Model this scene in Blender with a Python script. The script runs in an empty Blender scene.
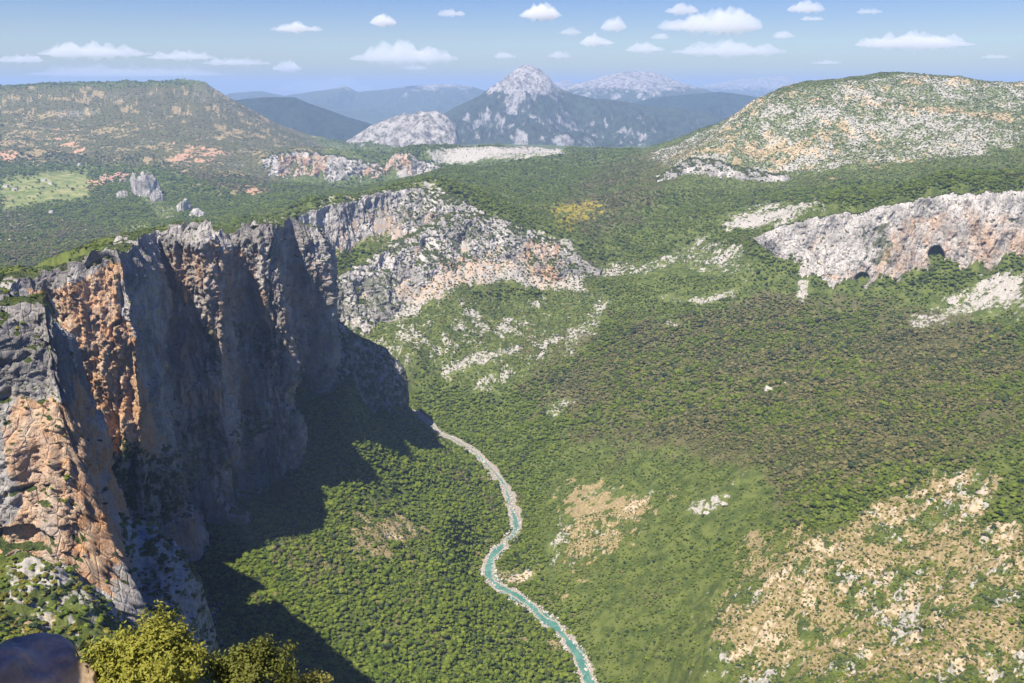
import bpy, math, random
import numpy as np
from mathutils import Vector, Matrix, Euler

R = math.radians
rng = np.random.default_rng(7)
random.seed(7)
scene = bpy.context.scene
COL = scene.collection

# ------------------------------------------------------------------ camera
ZC = 600.0
F = 887.0
TH = math.atan((341.5 - 88.0) / F)
cam_d = bpy.data.cameras.new('camera')
cam = bpy.data.objects.new('camera', cam_d)
COL.objects.link(cam)
cam.location = (0, 0, ZC)
cam.rotation_euler = (math.pi / 2 - TH, 0, 0)
cam_d.sensor_width = 36.0
cam_d.lens = 36.0 * F / 1024.0
cam_d.clip_start = 0.5
cam_d.clip_end = 300000.0
scene.camera = cam

# ------------------------------------------------------------------ light and sky
SUN_EL, SUN_PHI = 59.0, 38.0          # elevation; how far the sun stands to the left of straight behind the camera
sdir = Vector((-math.sin(R(SUN_PHI)) * math.cos(R(SUN_EL)), -math.cos(R(SUN_PHI)) * math.cos(R(SUN_EL)), math.sin(R(SUN_EL))))
sun_d = bpy.data.lights.new('sun', 'SUN')
sun_d.energy = 5.0
sun_d.angle = R(0.5)
sun_d.color = (1.0, 0.93, 0.82)
sun = bpy.data.objects.new('sun', sun_d)
COL.objects.link(sun)
sun.location = (0, 0, 3000)
sun.rotation_euler = sdir.to_track_quat('Z', 'Y').to_euler()

world = bpy.data.worlds.new('World')
scene.world = world
world.use_nodes = True
wn = world.node_tree
wn.nodes.clear()
wo = wn.nodes.new('ShaderNodeOutputWorld')
wb = wn.nodes.new('ShaderNodeBackground')
sky = wn.nodes.new('ShaderNodeTexSky')
sky.sky_type = 'NISHITA'
sky.sun_disc = False
sky.sun_elevation = R(SUN_EL)
sky.sun_rotation = R(180.0 + SUN_PHI)
sky.altitude = 600
sky.air_density = 1.0
sky.dust_density = 0.9
sky.ozone_density = 2.5
wb.inputs['Strength'].default_value = 0.072
hsv = wn.nodes.new('ShaderNodeHueSaturation')
hsv.inputs['Saturation'].default_value = 1.6
hsv.inputs['Hue'].default_value = 0.528
wn.links.new(sky.outputs[0], hsv.inputs['Color'])
tint = wn.nodes.new('ShaderNodeMix'); tint.data_type = 'RGBA'; tint.blend_type = 'MULTIPLY'; tint.inputs[0].default_value = 1.0
wn.links.new(hsv.outputs[0], tint.inputs[6]); tint.inputs[7].default_value = (0.97, 0.91, 0.97, 1)
wn.links.new(tint.outputs[2], wb.inputs['Color'])
wn.links.new(wb.outputs[0], wo.inputs['Surface'])
scene.view_settings.view_transform = 'Standard'
scene.view_settings.look = 'None'
scene.view_settings.gamma = 1.0
scene.view_settings.exposure = 0.82
scene.render.engine = 'CYCLES'
cy = scene.cycles
cy.max_bounces = 10
cy.diffuse_bounces = 2
cy.glossy_bounces = 2
cy.transmission_bounces = 4
cy.volume_bounces = 8
cy.transparent_max_bounces = 8
cy.use_denoising = True
cy.caustics_reflective = False
cy.caustics_refractive = False
HAZE = 5.6e-5

# ------------------------------------------------------------------ camera maths
ct, st = math.cos(TH), math.sin(TH)

def ray(u, v):
    u = np.asarray(u, float); v = np.asarray(v, float)
    a = (341.5 - v) / F
    return (u - 512) / F, ct + a * st, -st + a * ct

def at(u, v, Y):
    x, y, z = ray(u, v)
    return x / y * Y, Y, ZC + z / y * Y

def proj(X, Y, Z):
    dz = Z - ZC
    w = Y * ct - dz * st
    w = np.where(w < 0.01, 0.01, w)
    return 512 + F * X / w, 341.5 - F * (Y * st + dz * ct) / w

# ------------------------------------------------------------------ noise
def _hash(i, j, k, s):
    h = (i * 374761393 + j * 668265263 + k * 2147483647 + s * 974634777) & 0xFFFFFFFF
    h = ((h ^ (h >> 13)) * 1274126177) & 0xFFFFFFFF
    return (h ^ (h >> 16)) & 0xFFFFFFFF

_G = np.array([[1,1,0],[-1,1,0],[1,-1,0],[-1,-1,0],[1,0,1],[-1,0,1],[1,0,-1],[-1,0,-1],[0,1,1],[0,-1,1],[0,1,-1],[0,-1,-1],[1,1,0],[-1,1,0],[0,-1,1],[0,-1,-1]], np.float32)

def perlin(x, y, z, s=0):
    x, y, z = np.broadcast_arrays(np.asarray(x, float), np.asarray(y, float), np.asarray(z, float))
    i = np.floor(x).astype(np.int64); j = np.floor(y).astype(np.int64); k = np.floor(z).astype(np.int64)
    fx = (x - i).astype(np.float32); fy = (y - j).astype(np.float32); fz = (z - k).astype(np.float32)
    ux = fx * fx * fx * (fx * (fx * 6 - 15) + 10)
    uy = fy * fy * fy * (fy * (fy * 6 - 15) + 10)
    uz = fz * fz * fz * (fz * (fz * 6 - 15) + 10)
    r = 0
    for a in (0, 1):
        for b in (0, 1):
            for c in (0, 1):
                g = _G[_hash(i + a, j + b, k + c, s) & 15]
                d = g[..., 0] * (fx - a) + g[..., 1] * (fy - b) + g[..., 2] * (fz - c)
                r = r + d * (ux if a else 1 - ux) * (uy if b else 1 - uy) * (uz if c else 1 - uz)
    return r

def fbm(x, y, z, o=4, s=0, g=0.5):
    r, a, t, f = 0, 1.0, 0.0, 1.0
    for q in range(o):
        r = r + a * perlin(x * f, y * f, z * f, s + q * 17)
        t += a; a *= g; f *= 2.03
    return r / t * 1.6

def ridged(x, y, z, o=4, s=0, g=0.5):
    r, a, t, f = 0, 1.0, 0.0, 1.0
    for q in range(o):
        n = 1 - np.abs(perlin(x * f, y * f, z * f, s + q * 31)) * 2.2
        r = r + a * n
        t += a; a *= g; f *= 2.07
    return r / t

def smooth(x, a, b):
    t = np.clip((x - a) / (b - a), 0, 1)
    return t * t * (3 - 2 * t)

def inpoly(px, py, poly):
    px = np.asarray(px); py = np.asarray(py)
    c = np.zeros(px.shape, bool)
    n = len(poly)
    j = n - 1
    for i in range(n):
        xi, yi = poly[i]; xj, yj = poly[j]
        if yi != yj:
            c ^= ((yi > py) != (yj > py)) & (px < (xj - xi) * (py - yi) / (yj - yi) + xi)
        j = i
    return c

# ------------------------------------------------------------------ mesh helpers
def tag(o, label=None, cat=None, group=None, kind=None):
    if label: o['label'] = label
    if cat: o['category'] = cat
    if group: o['group'] = group
    if kind: o['kind'] = kind
    return o

def link(name, me, mat=None, parent=None):
    o = bpy.data.objects.new(name, me)
    COL.objects.link(o)
    if mat is not None and me is not None and not me.materials:
        me.materials.append(mat)
    if parent is not None:
        o.parent = parent
    return o

def empty(name, loc=(0, 0, 0), rz=0):
    o = bpy.data.objects.new(name, None)
    o.location = loc
    o.rotation_euler = (0, 0, rz)
    o.empty_display_size = 0.5
    COL.objects.link(o)
    return o

def mesh_np(name, V, Fc, smooth_shade=True):
    """V (n,3), Fc (m,k) of one polygon size"""
    me = bpy.data.meshes.new(name)
    V = np.ascontiguousarray(V, np.float32); Fc = np.ascontiguousarray(Fc, np.int32)
    n, k = Fc.shape
    me.vertices.add(len(V)); me.vertices.foreach_set('co', V.ravel())
    me.loops.add(n * k); me.loops.foreach_set('vertex_index', Fc.ravel())
    me.polygons.add(n)
    me.polygons.foreach_set('loop_start', np.arange(0, n * k, k, dtype=np.int32))
    me.polygons.foreach_set('use_smooth', np.full(n, smooth_shade, bool))
    me.update(calc_edges=True)
    return me

def grid_mesh(name, P, flip=False):
    """P (rows, cols, 3)"""
    r, c, _ = P.shape
    idx = np.arange(r * c).reshape(r, c)
    q = np.stack([idx[:-1, :-1], idx[:-1, 1:], idx[1:, 1:], idx[1:, :-1]], -1).reshape(-1, 4)
    if flip:
        q = q[:, ::-1]
    return mesh_np(name, P.reshape(-1, 3), q)

def vattr(me, name, arr):
    a = me.attributes.new(name, 'FLOAT', 'POINT')
    a.data.foreach_set('value', np.ascontiguousarray(arr, np.float32).ravel())

# ------------------------------------------------------------------ material helpers
class NT:
    def __init__(self, name):
        self.m = bpy.data.materials.new(name)
        self.m.use_nodes = True
        self.t = self.m.node_tree
        self.t.nodes.clear()
        self.out = self.t.nodes.new('ShaderNodeOutputMaterial')
    def n(self, typ, **kw):
        nd = self.t.nodes.new(typ)
        for k, v in kw.items():
            if k.startswith('i_'):
                self.inp(nd, k[2:], v)
            else:
                setattr(nd, k, v)
        return nd
    def inp(self, nd, key, v):
        s = nd.inputs[int(key)] if key.isdigit() else nd.inputs[key]
        if isinstance(v, bpy.types.NodeSocket):
            self.t.links.new(v, s)
        else:
            s.default_value = v
    def pos(self):
        return self.n('ShaderNodeNewGeometry').outputs['Position']
    def mapping(self, vec, sc):
        m = self.n('ShaderNodeMapping')
        self.inp(m, 'Vector', vec); m.inputs['Scale'].default_value = sc
        return m.outputs[0]
    def noise(self, vec, scale, detail=4, rough=0.55, dist=0.0):
        nd = self.n('ShaderNodeTexNoise')
        self.inp(nd, 'Vector', vec)
        nd.inputs['Scale'].default_value = scale; nd.inputs['Detail'].default_value = detail
        nd.inputs['Roughness'].default_value = rough; nd.inputs['Distortion'].default_value = dist
        return nd.outputs[0]
    def voro(self, vec, scale, feature='F1', rnd=1.0, out='Distance'):
        nd = self.n('ShaderNodeTexVoronoi', feature=feature)
        self.inp(nd, 'Vector', vec); nd.inputs['Scale'].default_value = scale
        nd.inputs['Randomness'].default_value = rnd
        return nd.outputs[out]
    def math(self, op, a, b=None, clamp=False):
        nd = self.n('ShaderNodeMath', operation=op); nd.use_clamp = clamp
        self.inp(nd, '0', a)
        if b is not None: self.inp(nd, '1', b)
        return nd.outputs[0]
    def ss(self, x, a, b, lo=0.0, hi=1.0):
        nd = self.n('ShaderNodeMapRange', interpolation_type='SMOOTHSTEP')
        self.inp(nd, 'Value', x)
        nd.inputs['From Min'].default_value = a; nd.inputs['From Max'].default_value = b
        nd.inputs['To Min'].default_value = lo; nd.inputs['To Max'].default_value = hi
        return nd.outputs[0]
    def mix(self, f, a, b, mode='MIX'):
        nd = self.n('ShaderNodeMix', data_type='RGBA', blend_type=mode)
        self.inp(nd, '0', f)
        for k, v in (('6', a), ('7', b)):
            if isinstance(v, tuple) and len(v) == 3: v = (*v, 1)
            self.inp(nd, k, v)
        return nd.outputs[2]
    def attr(self, name):
        return self.n('ShaderNodeAttribute', attribute_name=name).outputs['Fac']
    def bump(self, h, strength, dist, normal=None):
        nd = self.n('ShaderNodeBump')
        nd.inputs['Strength'].default_value = strength; nd.inputs['Distance'].default_value = dist
        self.inp(nd, 'Height', h)
        if normal is not None: self.inp(nd, 'Normal', normal)
        return nd.outputs[0]
    def bsdf(self, col, rough=0.9, normal=None, spec=0.15, **kw):
        b = self.n('ShaderNodeBsdfPrincipled')
        if isinstance(col, tuple): col = (*col, 1)
        self.inp(b, 'Base Color', col)
        self.inp(b, 'Roughness', rough)
        b.inputs['Specular IOR Level'].default_value = spec
        if normal is not None: self.inp(b, 'Normal', normal)
        for k, v in kw.items(): self.inp(b, k.replace('_', ' '), v)
        self.t.links.new(b.outputs[0], self.out.inputs['Surface'])
        return self.m

# ---- cliff limestone: grey with dark vertical streaks, orange stains where 'orange' is painted, scrub where it is flat
def mat_cliff(name, grey=(0.45, 0.415, 0.37), s=1.0):
    k = NT(name)
    p = k.pos()
    st1 = k.noise(k.mapping(p, (0.11 * s, 0.11 * s, 0.012 * s)), 1.0, 5, 0.65)
    st2 = k.noise(k.mapping(p, (0.45 * s, 0.45 * s, 0.05 * s)), 1.0, 4, 0.6)
    bl = k.noise(p, 0.03 * s, 5, 0.6)
    fine = k.noise(p, 0.5 * s, 5, 0.7)
    c = k.mix(k.ss(bl, 0.38, 0.62), tuple(x * 0.66 for x in grey), tuple(x * 1.22 for x in grey))
    c = k.mix(k.ss(st2, 0.38, 0.62), k.mix(1.0, c, (0.78, 0.79, 0.82), 'MULTIPLY'), c)
    # orange / ochre stains
    o = k.attr('orange')
    on = k.math('ADD', k.math('MULTIPLY', k.noise(k.mapping(p, (0.05 * s, 0.05 * s, 0.02 * s)), 1.0, 6, 0.65), 0.75), k.math('MULTIPLY', st1, 0.35))
    om = k.math('ADD', k.math('MULTIPLY', o, 0.62), on)
    om = k.ss(om, 0.74, 1.06, 0.0, 0.92)
    oc = k.mix(k.ss(k.noise(p, 0.09 * s, 5, 0.65), 0.35, 0.65), (0.60, 0.31, 0.13), (0.62, 0.44, 0.28))
    c = k.mix(om, c, oc)
    # dark water streaks
    dk = k.ss(st1, 0.54, 0.72, 0.0, 0.62)
    c = k.mix(dk, c, (0.13, 0.13, 0.135))
    # cracks and pockmarks
    pk = k.ss(fine, 0.28, 0.42, 0.5, 0.0)
    c = k.mix(pk, c, (0.12, 0.11, 0.10))
    # plants that took root on flatter ledges
    geo = k.n('ShaderNodeNewGeometry')
    sep = k.n('ShaderNodeSeparateXYZ'); k.inp(sep, '0', geo.outputs['Normal'])
    vg = k.math('ADD', sep.outputs['Z'], k.math('MULTIPLY', k.noise(p, 0.12 * s, 5, 0.7), 0.8))
    vg = k.ss(vg, 1.06, 1.2)
    vg = k.math('MAXIMUM', vg, k.math('MULTIPLY', k.attr('green'), k.ss(k.noise(p, 0.10 * s, 5, 0.7), 0.44, 0.54)))
    gc = k.mix(k.ss(fine, 0.4, 0.6), (0.035, 0.055, 0.014), (0.09, 0.11, 0.035))
    c = k.mix(vg, c, gc)
    h = k.math('ADD', k.math('MULTIPLY', k.noise(k.mapping(p, (0.3 * s, 0.3 * s, 0.12 * s)), 1.0, 8, 0.72), 1.0), k.math('MULTIPLY', k.voro(k.mapping(p, (0.22 * s, 0.22 * s, 0.1 * s)), 1.0), 0.3))
    h = k.math('SUBTRACT', h, k.math('MULTIPLY', k.ss(k.voro(k.mapping(p, (0.20 * s, 0.20 * s, 0.07 * s)), 1.0, 'DISTANCE_TO_EDGE'), 0.0, 0.10, 1.0, 0.0), 0.25))
    nb = k.bump(h, 0.9, 3.2 / s)
    return k.bsdf(c, 0.92, nb, 0.1)

# ---- ground: understory, scree, limestone pavement, meadows, by painted attributes
def mat_ground():
    k = NT('hillside_ground')
    p = k.pos()
    n_s = k.noise(p, 0.35, 5, 0.7)
    n_m = k.noise(p, 0.06, 5, 0.65)
    n_l = k.noise(p, 0.010, 4, 0.6)
    n_x = k.noise(p, 0.02, 6, 0.7)
    green = k.mix(k.ss(n_m, 0.38, 0.62), (0.065, 0.090, 0.022), (0.13, 0.155, 0.04))
    brown = k.mix(k.ss(n_m, 0.38, 0.62), (0.080, 0.080, 0.032), (0.13, 0.12, 0.055))
    bm = k.math('ADD', k.attr('brown'), k.ss(n_x, 0.3, 0.7, -0.35, 0.35))
    c = k.mix(k.ss(bm, 0.3, 0.7), green, brown)
    # dry grass
    dry = k.ss(k.math('ADD', k.attr('dry'), k.ss(n_m, 0.3, 0.7, -0.4, 0.4)), 0.35, 0.65)
    c = k.mix(dry, c, k.mix(k.ss(n_s, 0.35, 0.65), (0.20, 0.17, 0.07), (0.37, 0.28, 0.16)))
    # meadow
    md = k.math('MULTIPLY', k.attr('meadow'), k.ss(n_x, 0.25, 0.5))
    c = k.mix(md, c, k.mix(k.ss(n_x, 0.45, 0.62), (0.17, 0.21, 0.06), (0.30, 0.28, 0.12)))
    # red and orange earth
    c = k.mix(k.ss(k.math('ADD', k.attr('earth'), k.ss(n_x, 0.3, 0.7, -0.4, 0.4)), 0.45, 0.7), c, (0.46, 0.28, 0.17))
    # broom in flower
    c = k.mix(k.math('MULTIPLY', k.attr('broom'), k.ss(k.noise(p, 0.03, 5, 0.7), 0.42, 0.56)), c, (0.30, 0.24, 0.03))
    # bare limestone, broken up into blocks
    rk = k.attr('rock')
    blk = k.math('ADD', k.math('MULTIPLY', k.noise(k.mapping(p, (0.11, 0.11, 0.16)), 1.0, 6, 0.72), 1.0), 0.0)
    rm = k.ss(k.math('ADD', k.math('MULTIPLY', rk, 0.62), blk), 0.76, 0.86)
    geo = k.n('ShaderNodeNewGeometry')
    sep = k.n('ShaderNodeSeparateXYZ'); k.inp(sep, '0', geo.outputs['Normal'])
    rc = k.mix(k.ss(n_s, 0.35, 0.65), (0.30, 0.28, 0.25), (0.47, 0.44, 0.38))
    rc = k.mix(k.ss(k.math('ADD', n_m, k.attr('dry')), 0.5, 1.3), rc, (0.50, 0.40, 0.27))
    rc = k.mix(k.math('MULTIPLY', k.attr('orange'), k.ss(n_m, 0.4, 0.55)), rc, (0.50, 0.31, 0.17))
    c = k.mix(rm, c, rc)
    h = k.math('ADD', k.math('MULTIPLY', k.noise(p, 0.25, 8, 0.72), 1.0), 0)
    nb = k.bump(h, 0.7, 3.0)
    return k.bsdf(c, 0.95, nb, 0.05)

def mat_mountain(name, rockc, vegc, z0, z1, amt=0.5, sc=1.0):
    k = NT(name)
    p = k.pos()
    geo = k.n('ShaderNodeNewGeometry')
    sep = k.n('ShaderNodeSeparateXYZ'); k.inp(sep, '0', geo.outputs['Normal'])
    sz = k.n('ShaderNodeSeparateXYZ'); k.inp(sz, '0', p)
    n = k.noise(p, 0.004 * sc, 8, 0.7)
    n2 = k.noise(p, 0.015 * sc, 6, 0.75)
    e = k.ss(sz.outputs['Z'], z0, z1)
    m = k.math('ADD', k.math('ADD', k.math('MULTIPLY', e, 0.9), k.math('MULTIPLY', n, 1.0)), k.math('MULTIPLY', k.math('SUBTRACT', 0.8, sep.outputs['Z']), 0.9))
    m = k.ss(m, 1.15 - amt, 1.35 - amt)
    v = k.mix(k.ss(n2, 0.4, 0.6), vegc, tuple(x * 1.7 for x in vegc))
    r = k.mix(k.ss(n2, 0.42, 0.56), tuple(x * 0.5 for x in rockc), tuple(x * 1.1 for x in rockc))
    m = k.math('MULTIPLY', m, k.ss(k.noise(p, 0.03 * sc, 6, 0.8), 0.36, 0.46))
    nb = k.bump(k.noise(p, 0.02 * sc, 8, 0.75), 0.8, 40.0 / sc)
    return k.bsdf(k.mix(m, v, r), 0.95, nb, 0.05)

def mat_leaf(name, c1, c2, trans=0.35):
    k = NT(name)
    oi = k.n('ShaderNodeObjectInfo')
    p = k.pos()
    f = k.math('ADD', k.math('MULTIPLY', oi.outputs['Random'], 0.7), k.math('MULTIPLY', k.noise(p, 0.02, 4, 0.6), 0.6))
    c = k.mix(k.ss(f, 0.25, 1.05), c1, c2)
    m = k.bsdf(c, 0.7, None, 0.25)
    if trans:
        b = k.out.inputs['Surface'].links[0].from_socket
        tr = k.n('ShaderNodeBsdfTranslucent'); k.inp(tr, 'Color', k.mix(1.0, c, (1.0, 1.15, 0.5), 'MULTIPLY'))
        mx = k.n('ShaderNodeMixShader'); mx.inputs[0].default_value = trans
        k.t.links.new(b, mx.inputs[1]); k.t.links.new(tr.outputs[0], mx.inputs[2])
        k.t.links.new(mx.outputs[0], k.out.inputs['Surface'])
    return m

def mat_plain(name, c, rough=0.85, spec=0.15, nscale=1.0, var=0.25, bump=0.0):
    k = NT(name)
    p = k.pos()
    f = k.noise(p, nscale, 5, 0.65)
    col = k.mix(k.ss(f, 0.3, 0.7), tuple(x * (1 - var) for x in c), tuple(x * (1 + var) for x in c))
    nb = k.bump(f, 0.6, bump) if bump else None
    return k.bsdf(col, rough, nb, spec)

M = {}
M['cliff'] = mat_cliff('limestone_cliff')
M['cliff_far'] = mat_cliff('limestone_cliff_mid', (0.56, 0.52, 0.46), 0.6)
M['ground'] = mat_ground()
M['bark'] = mat_plain('bark', (0.12, 0.09, 0.065), nscale=3.0)

# ------------------------------------------------------------------ cliff lines: (u_top, v_top, Y_top, u_bot, v_bot, Y_bot)
def wrow(u, v, Y, zb, back=0.0):
    """vertical wall: same plan point, bottom height zb"""
    X, Y_, Z = at(u, v, Y)
    return (float(X), float(Y), float(Z), float(X), float(Y) , float(zb))

def crow(ut, vt, Yt, ub, vb, Yb):
    a = at(ut, vt, Yt); b = at(ub, vb, Yb)
    return tuple(float(x) for x in (*a, *b))

WALL = [wrow(-70, 305, 580, 300), wrow(0, 290, 715, 290), wrow(34, 279, 742, 250), wrow(68, 269, 747, 200), wrow(100, 265, 750, 150),
        wrow(126, 261, 753, 118), wrow(137, 247, 800, 125), wrow(145, 237, 845, 130), wrow(158, 230, 888, 135), wrow(214, 224, 893, 135), wrow(215, 236, 955, 112),
        wrow(231, 230, 1004, 100), wrow(276, 224, 1020, 122), wrow(280, 226, 1090, 150), wrow(293, 224, 1150, 170), wrow(320, 227, 1172, 200),
        wrow(322, 229, 1240, 190), wrow(326, 232, 1320, 170), wrow(322, 236, 1420, 150), wrow(300, 238, 1500, 150)]
SPUR = [crow(300, 300, 1380, 300, 400, 1330), crow(335, 318, 1420, 335, 412, 1360), crow(362, 338, 1450, 366, 414, 1390), crow(384, 347, 1475, 388, 410, 1420), crow(401, 362, 1500, 404, 406, 1470), crow(398, 362, 1560, 404, 402, 1560)]
BUTT = [crow(-120, 298, 405, -130, 575, 355), crow(-40, 300, 400, -40, 572, 352), crow(0, 305, 398, 0, 572, 350), crow(28, 302, 402, 45, 568, 351),
        crow(46, 306, 400, 92, 590, 352), crow(57, 311, 405, 140, 630, 362), crow(61, 318, 450, 152, 632, 400), crow(58, 326, 530, 156, 630, 480), crow(40, 334, 620, 140, 560, 600)]
RIGHT = [crow(752, 238, 1870, 762, 248, 1850), crow(775, 228, 1840, 778, 262, 1815), crow(800, 221, 1815, 800, 276, 1780), crow(830, 215, 1790, 832, 288, 1745), crow(860, 213, 1765, 866, 292, 1715),
         crow(895, 204, 1740, 897, 287, 1695), crow(928, 197, 1715, 925, 274, 1680), crow(960, 194, 1690, 962, 276, 1655), crow(990, 193, 1665, 990, 276, 1630), crow(1024, 190, 1640, 1024, 268, 1610), crow(1110, 186, 1590, 1110, 262, 1560)]
RIBU = [crow(300, 216, 1890, 300, 270, 1865), crow(322, 208, 1930, 320, 262, 1900), crow(350, 202, 1980, 348, 254, 1945), crow(385, 193, 2050, 385, 240, 2000), crow(405, 189, 2090, 405, 236, 2020), crow(425, 188, 2115, 420, 236, 2030),
        crow(443, 191, 2125, 438, 238, 2035), crow(462, 200, 2115, 455, 236, 2050), crow(484, 213, 2105, 478, 236, 2060)]
RIBL = [crow(322, 285, 1820, 318, 320, 1790), crow(350, 272, 1860, 350, 322, 1810), crow(380, 258, 1910, 388, 322, 1830), crow(402, 240, 1970, 410, 308, 1875), crow(425, 232, 2005, 436, 280, 1930),
        crow(452, 214, 2055, 460, 268, 1975), crow(482, 214, 2085, 486, 262, 2000), crow(515, 224, 2090, 512, 262, 2020), crow(545, 238, 2085, 535, 278, 2010), crow(568, 250, 2075, 560, 284, 2010), crow(585, 262, 2065, 580, 276, 2035), crow(600, 272, 2055, 598, 280, 2040)]
HILLC = [crow(655, 176, 2900, 657, 181, 2880), crow(675, 167, 2880, 676, 178, 2850), crow(692, 158, 2870, 692, 174, 2830), crow(712, 160, 2850, 712, 178, 2810), crow(735, 166, 2830, 735, 183, 2790), crow(760, 172, 2800, 762, 183, 2780), crow(790, 176, 2780, 790, 182, 2770)]
FARC = [crow(262, 160, 4500, 262, 170, 4460), crow(272, 154, 4500, 272, 178, 4440), crow(295, 152, 4500, 295, 182, 4430), crow(330, 155, 4480, 330, 184, 4420), crow(360, 160, 4460, 360, 184, 4400), crow(385, 165, 4450, 386, 180, 4400), crow(392, 154, 4430, 392, 172, 4390), crow(411, 153, 4420, 411, 176, 4380), crow(418, 160, 4420, 418, 176, 4390), crow(440, 166, 4400, 440, 184, 4350)]

# ------------------------------------------------------------------ ground height: control points in space, joined smoothly
ctrl = []
def C(u, v, Y): ctrl.append([float(q) for q in at(u, v, Y)])
def Cz(X, Y, Z): ctrl.append([X, Y, Z])
RIVER_UV = [(590, 683), (574, 650), (552, 625), (524, 602), (497, 585), (489, 568), (500, 548), (515, 527), (509, 500), (500, 480), (474, 452), (440, 432), (412, 412)]
RIVER = []
for u, v in RIVER_UV:
    x, y, z = ray(u, v)
    Y = -ZC * y / z
    RIVER.append((float(x / y * Y), float(Y)))
RIVER = [(150, 620), (118, 705)] + RIVER + [(-290, 1700), (-420, 1760), (-640, 1800)]
for X, Y in RIVER: Cz(X, Y, 0.0)
for q in [(1000,683,560),(850,683,610),(700,683,690),(640,683,745),(1024,560,690),(900,560,760),(800,560,790),(700,560,900),(620,560,985),
          (1000,470,830),(800,500,900),(700,480,1060),(600,480,1190),(560,520,1110),(1024,400,1040),(880,400,1150),(750,400,1280),(650,400,1390),(560,400,1530),(500,410,1580),
          (1024,330,1330),(900,330,1470),(780,330,1580),(650,330,1680),(560,330,1760),(500,340,1740),(440,385,1660),(600,290,1930),(700,290,1830),(650,265,2020),(740,262,1920),(700,250,2060),
          (410,350,1670),(370,330,1640),(450,320,1830),(500,300,1930),(550,300,1950),(350,380,1560),(500,350,1760),(450,360,1700),
          (450,683,722),(330,660,690),(250,683,600),(450,600,845),(400,500,1060),(370,535,930),(300,540,870),(240,560,830),(210,640,650),(300,600,770),(380,430,1300),(340,400,1260),(440,450,1330),(450,520,1060),(290,470,1020),
          (0,600,318),(40,650,280),(100,635,302),(130,665,308),(60,580,338),(190,650,560),(-100,600,290),(0,683,250),(-100,683,235),(190,683,520),
          # behind the rib
          (240,225,1950),(280,219,2050),(320,209,2080),(350,204,2140),(385,197,2230),(300,214,2350),(340,206,2550),(250,226,2250),(200,232,2250),(400,192,2650),(300,204,3000),(350,196,3100),(220,222,2650),(150,236,2200),(430,187,2500),
          (500,205,2550),(560,215,2500),(600,235,2320),(640,240,2230),(450,165,3500),(500,165,3500),(600,200,2800),(600,165,3700),(560,185,3100),(440,180,3000),
          (480,147,4600),(560,150,4500),(430,152,4500),(640,148,4300),(700,131,4100),(730,126,4200),(680,160,3400),(650,190,2700),(700,200,2600),(720,215,2250),(660,230,2200),
          # hill on the right
          (760,100,3300),(790,88,3350),(840,85,3300),(870,76,3400),(900,72,3450),(960,76,3400),(1024,82,3350),(1120,90,3200),(1200,100,3100),
          (720,135,3100),(770,140,3050),(850,130,3000),(950,125,2950),(1024,130,2850),(800,160,2850),(900,160,2700),(1024,165,2500),(800,190,2500),(900,185,2350),(1024,178,2150),(740,205,2450),(1120,165,2300),
          (800,212,2050),(900,197,1950),(1000,188,1900),
          # valley and massif on the left
          (100,242,2700),(0,258,2400),(-100,270,2200),(200,218,3000),(60,225,3100),(0,230,2900),(150,200,3500),(60,195,3700),(0,200,3500),(100,182,4000),(200,190,3700),(250,200,3400),(-100,210,3200),
          (300,185,3900),(240,175,4200),(350,190,3800),(160,165,4400),(60,165,4400),(-60,170,4200),(250,160,4700),(0,135,5000),(100,135,5100),(180,135,5200),(220,130,5500),
          (0,105,5700),(100,102,5900),(170,100,6000),(0,88,6100),(-100,89,6100),(-250,92,6000),(50,84,6300),(100,82,6400),(150,81,6500),(190,80.5,6600),(205,83,6600),(222,94,6500),(240,106,6400),(265,122,6300),(290,134,6200),(320,147,6000),(350,158,5600),(290,152,5000),(400,160,5000),(330,152,5000)]:
    C(*q)
for X in (-300, 0, 300): Cz(X, 7900, 120); Cz(X * 3, 9500, 60)
for q in [(-3500,9000,100),(-2500,8500,80),(-1500,8000,60),(3000,9000,100),(3500,5500,150),(1200,5200,180),(2200,5000,200),(500,6200,120),(-400,6300,120),(-900,6000,260),(6000,9000,50),(-6000,9000,50)]: Cz(*q)
for X in (-15000, -7000, 0, 7000, 15000): Cz(X, 20000, 0); Cz(X * 3, 60000, -300)
for p_ in (-1.1, -0.5, 0, 0.5, 1.1):
    Cz(p_ * 60, 60, ZC - 75); Cz(p_ * 150, 150, ZC - 150)
    if p_ > -0.4: Cz(p_ * 300, 300, ZC - 262); Cz(p_ * 450, 450, ZC - 380)
Cz(-150, 430, 190); Cz(-170, 480, 190); Cz(-100, 430, 170); Cz(700, 600, 330); Cz(900, 900, 340); Cz(1100, 1250, 360); Cz(1500, 1600, 400); Cz(2300, 2400, 420); Cz(-1600, 1800, 160)
# cliff tops and feet
def sub(rows, k=3):
    A = np.array(rows); t = np.linspace(0, len(A) - 1, (len(A) - 1) * k + 1)
    return np.stack([np.interp(t, np.arange(len(A)), A[:, c]) for c in range(6)], 1)
def normals2(A):
    d = np.gradient(A[:, :2], axis=0)
    n = np.stack([d[:, 1], -d[:, 0]], 1)
    return n / (np.linalg.norm(n, axis=1, keepdims=True) + 1e-9)
def add_ctrl(rows, back, drop=4.0, foot=6.0, k=2):
    A = sub(rows, k); n = normals2(A)
    for r_, nn in zip(A, n):
        Cz(r_[0] - nn[0] * back, r_[1] - nn[1] * back, r_[2] - drop)
        Cz(r_[3] + nn[0] * foot, r_[4] + nn[1] * foot, r_[5] + 1.0)
for r_ in WALL[3:19:2]:
    Cz(r_[3] + 25, r_[4] - 5, r_[5] + 2)
    Cz(r_[3] - 60, r_[4] + 10, r_[5] + 10)
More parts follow.
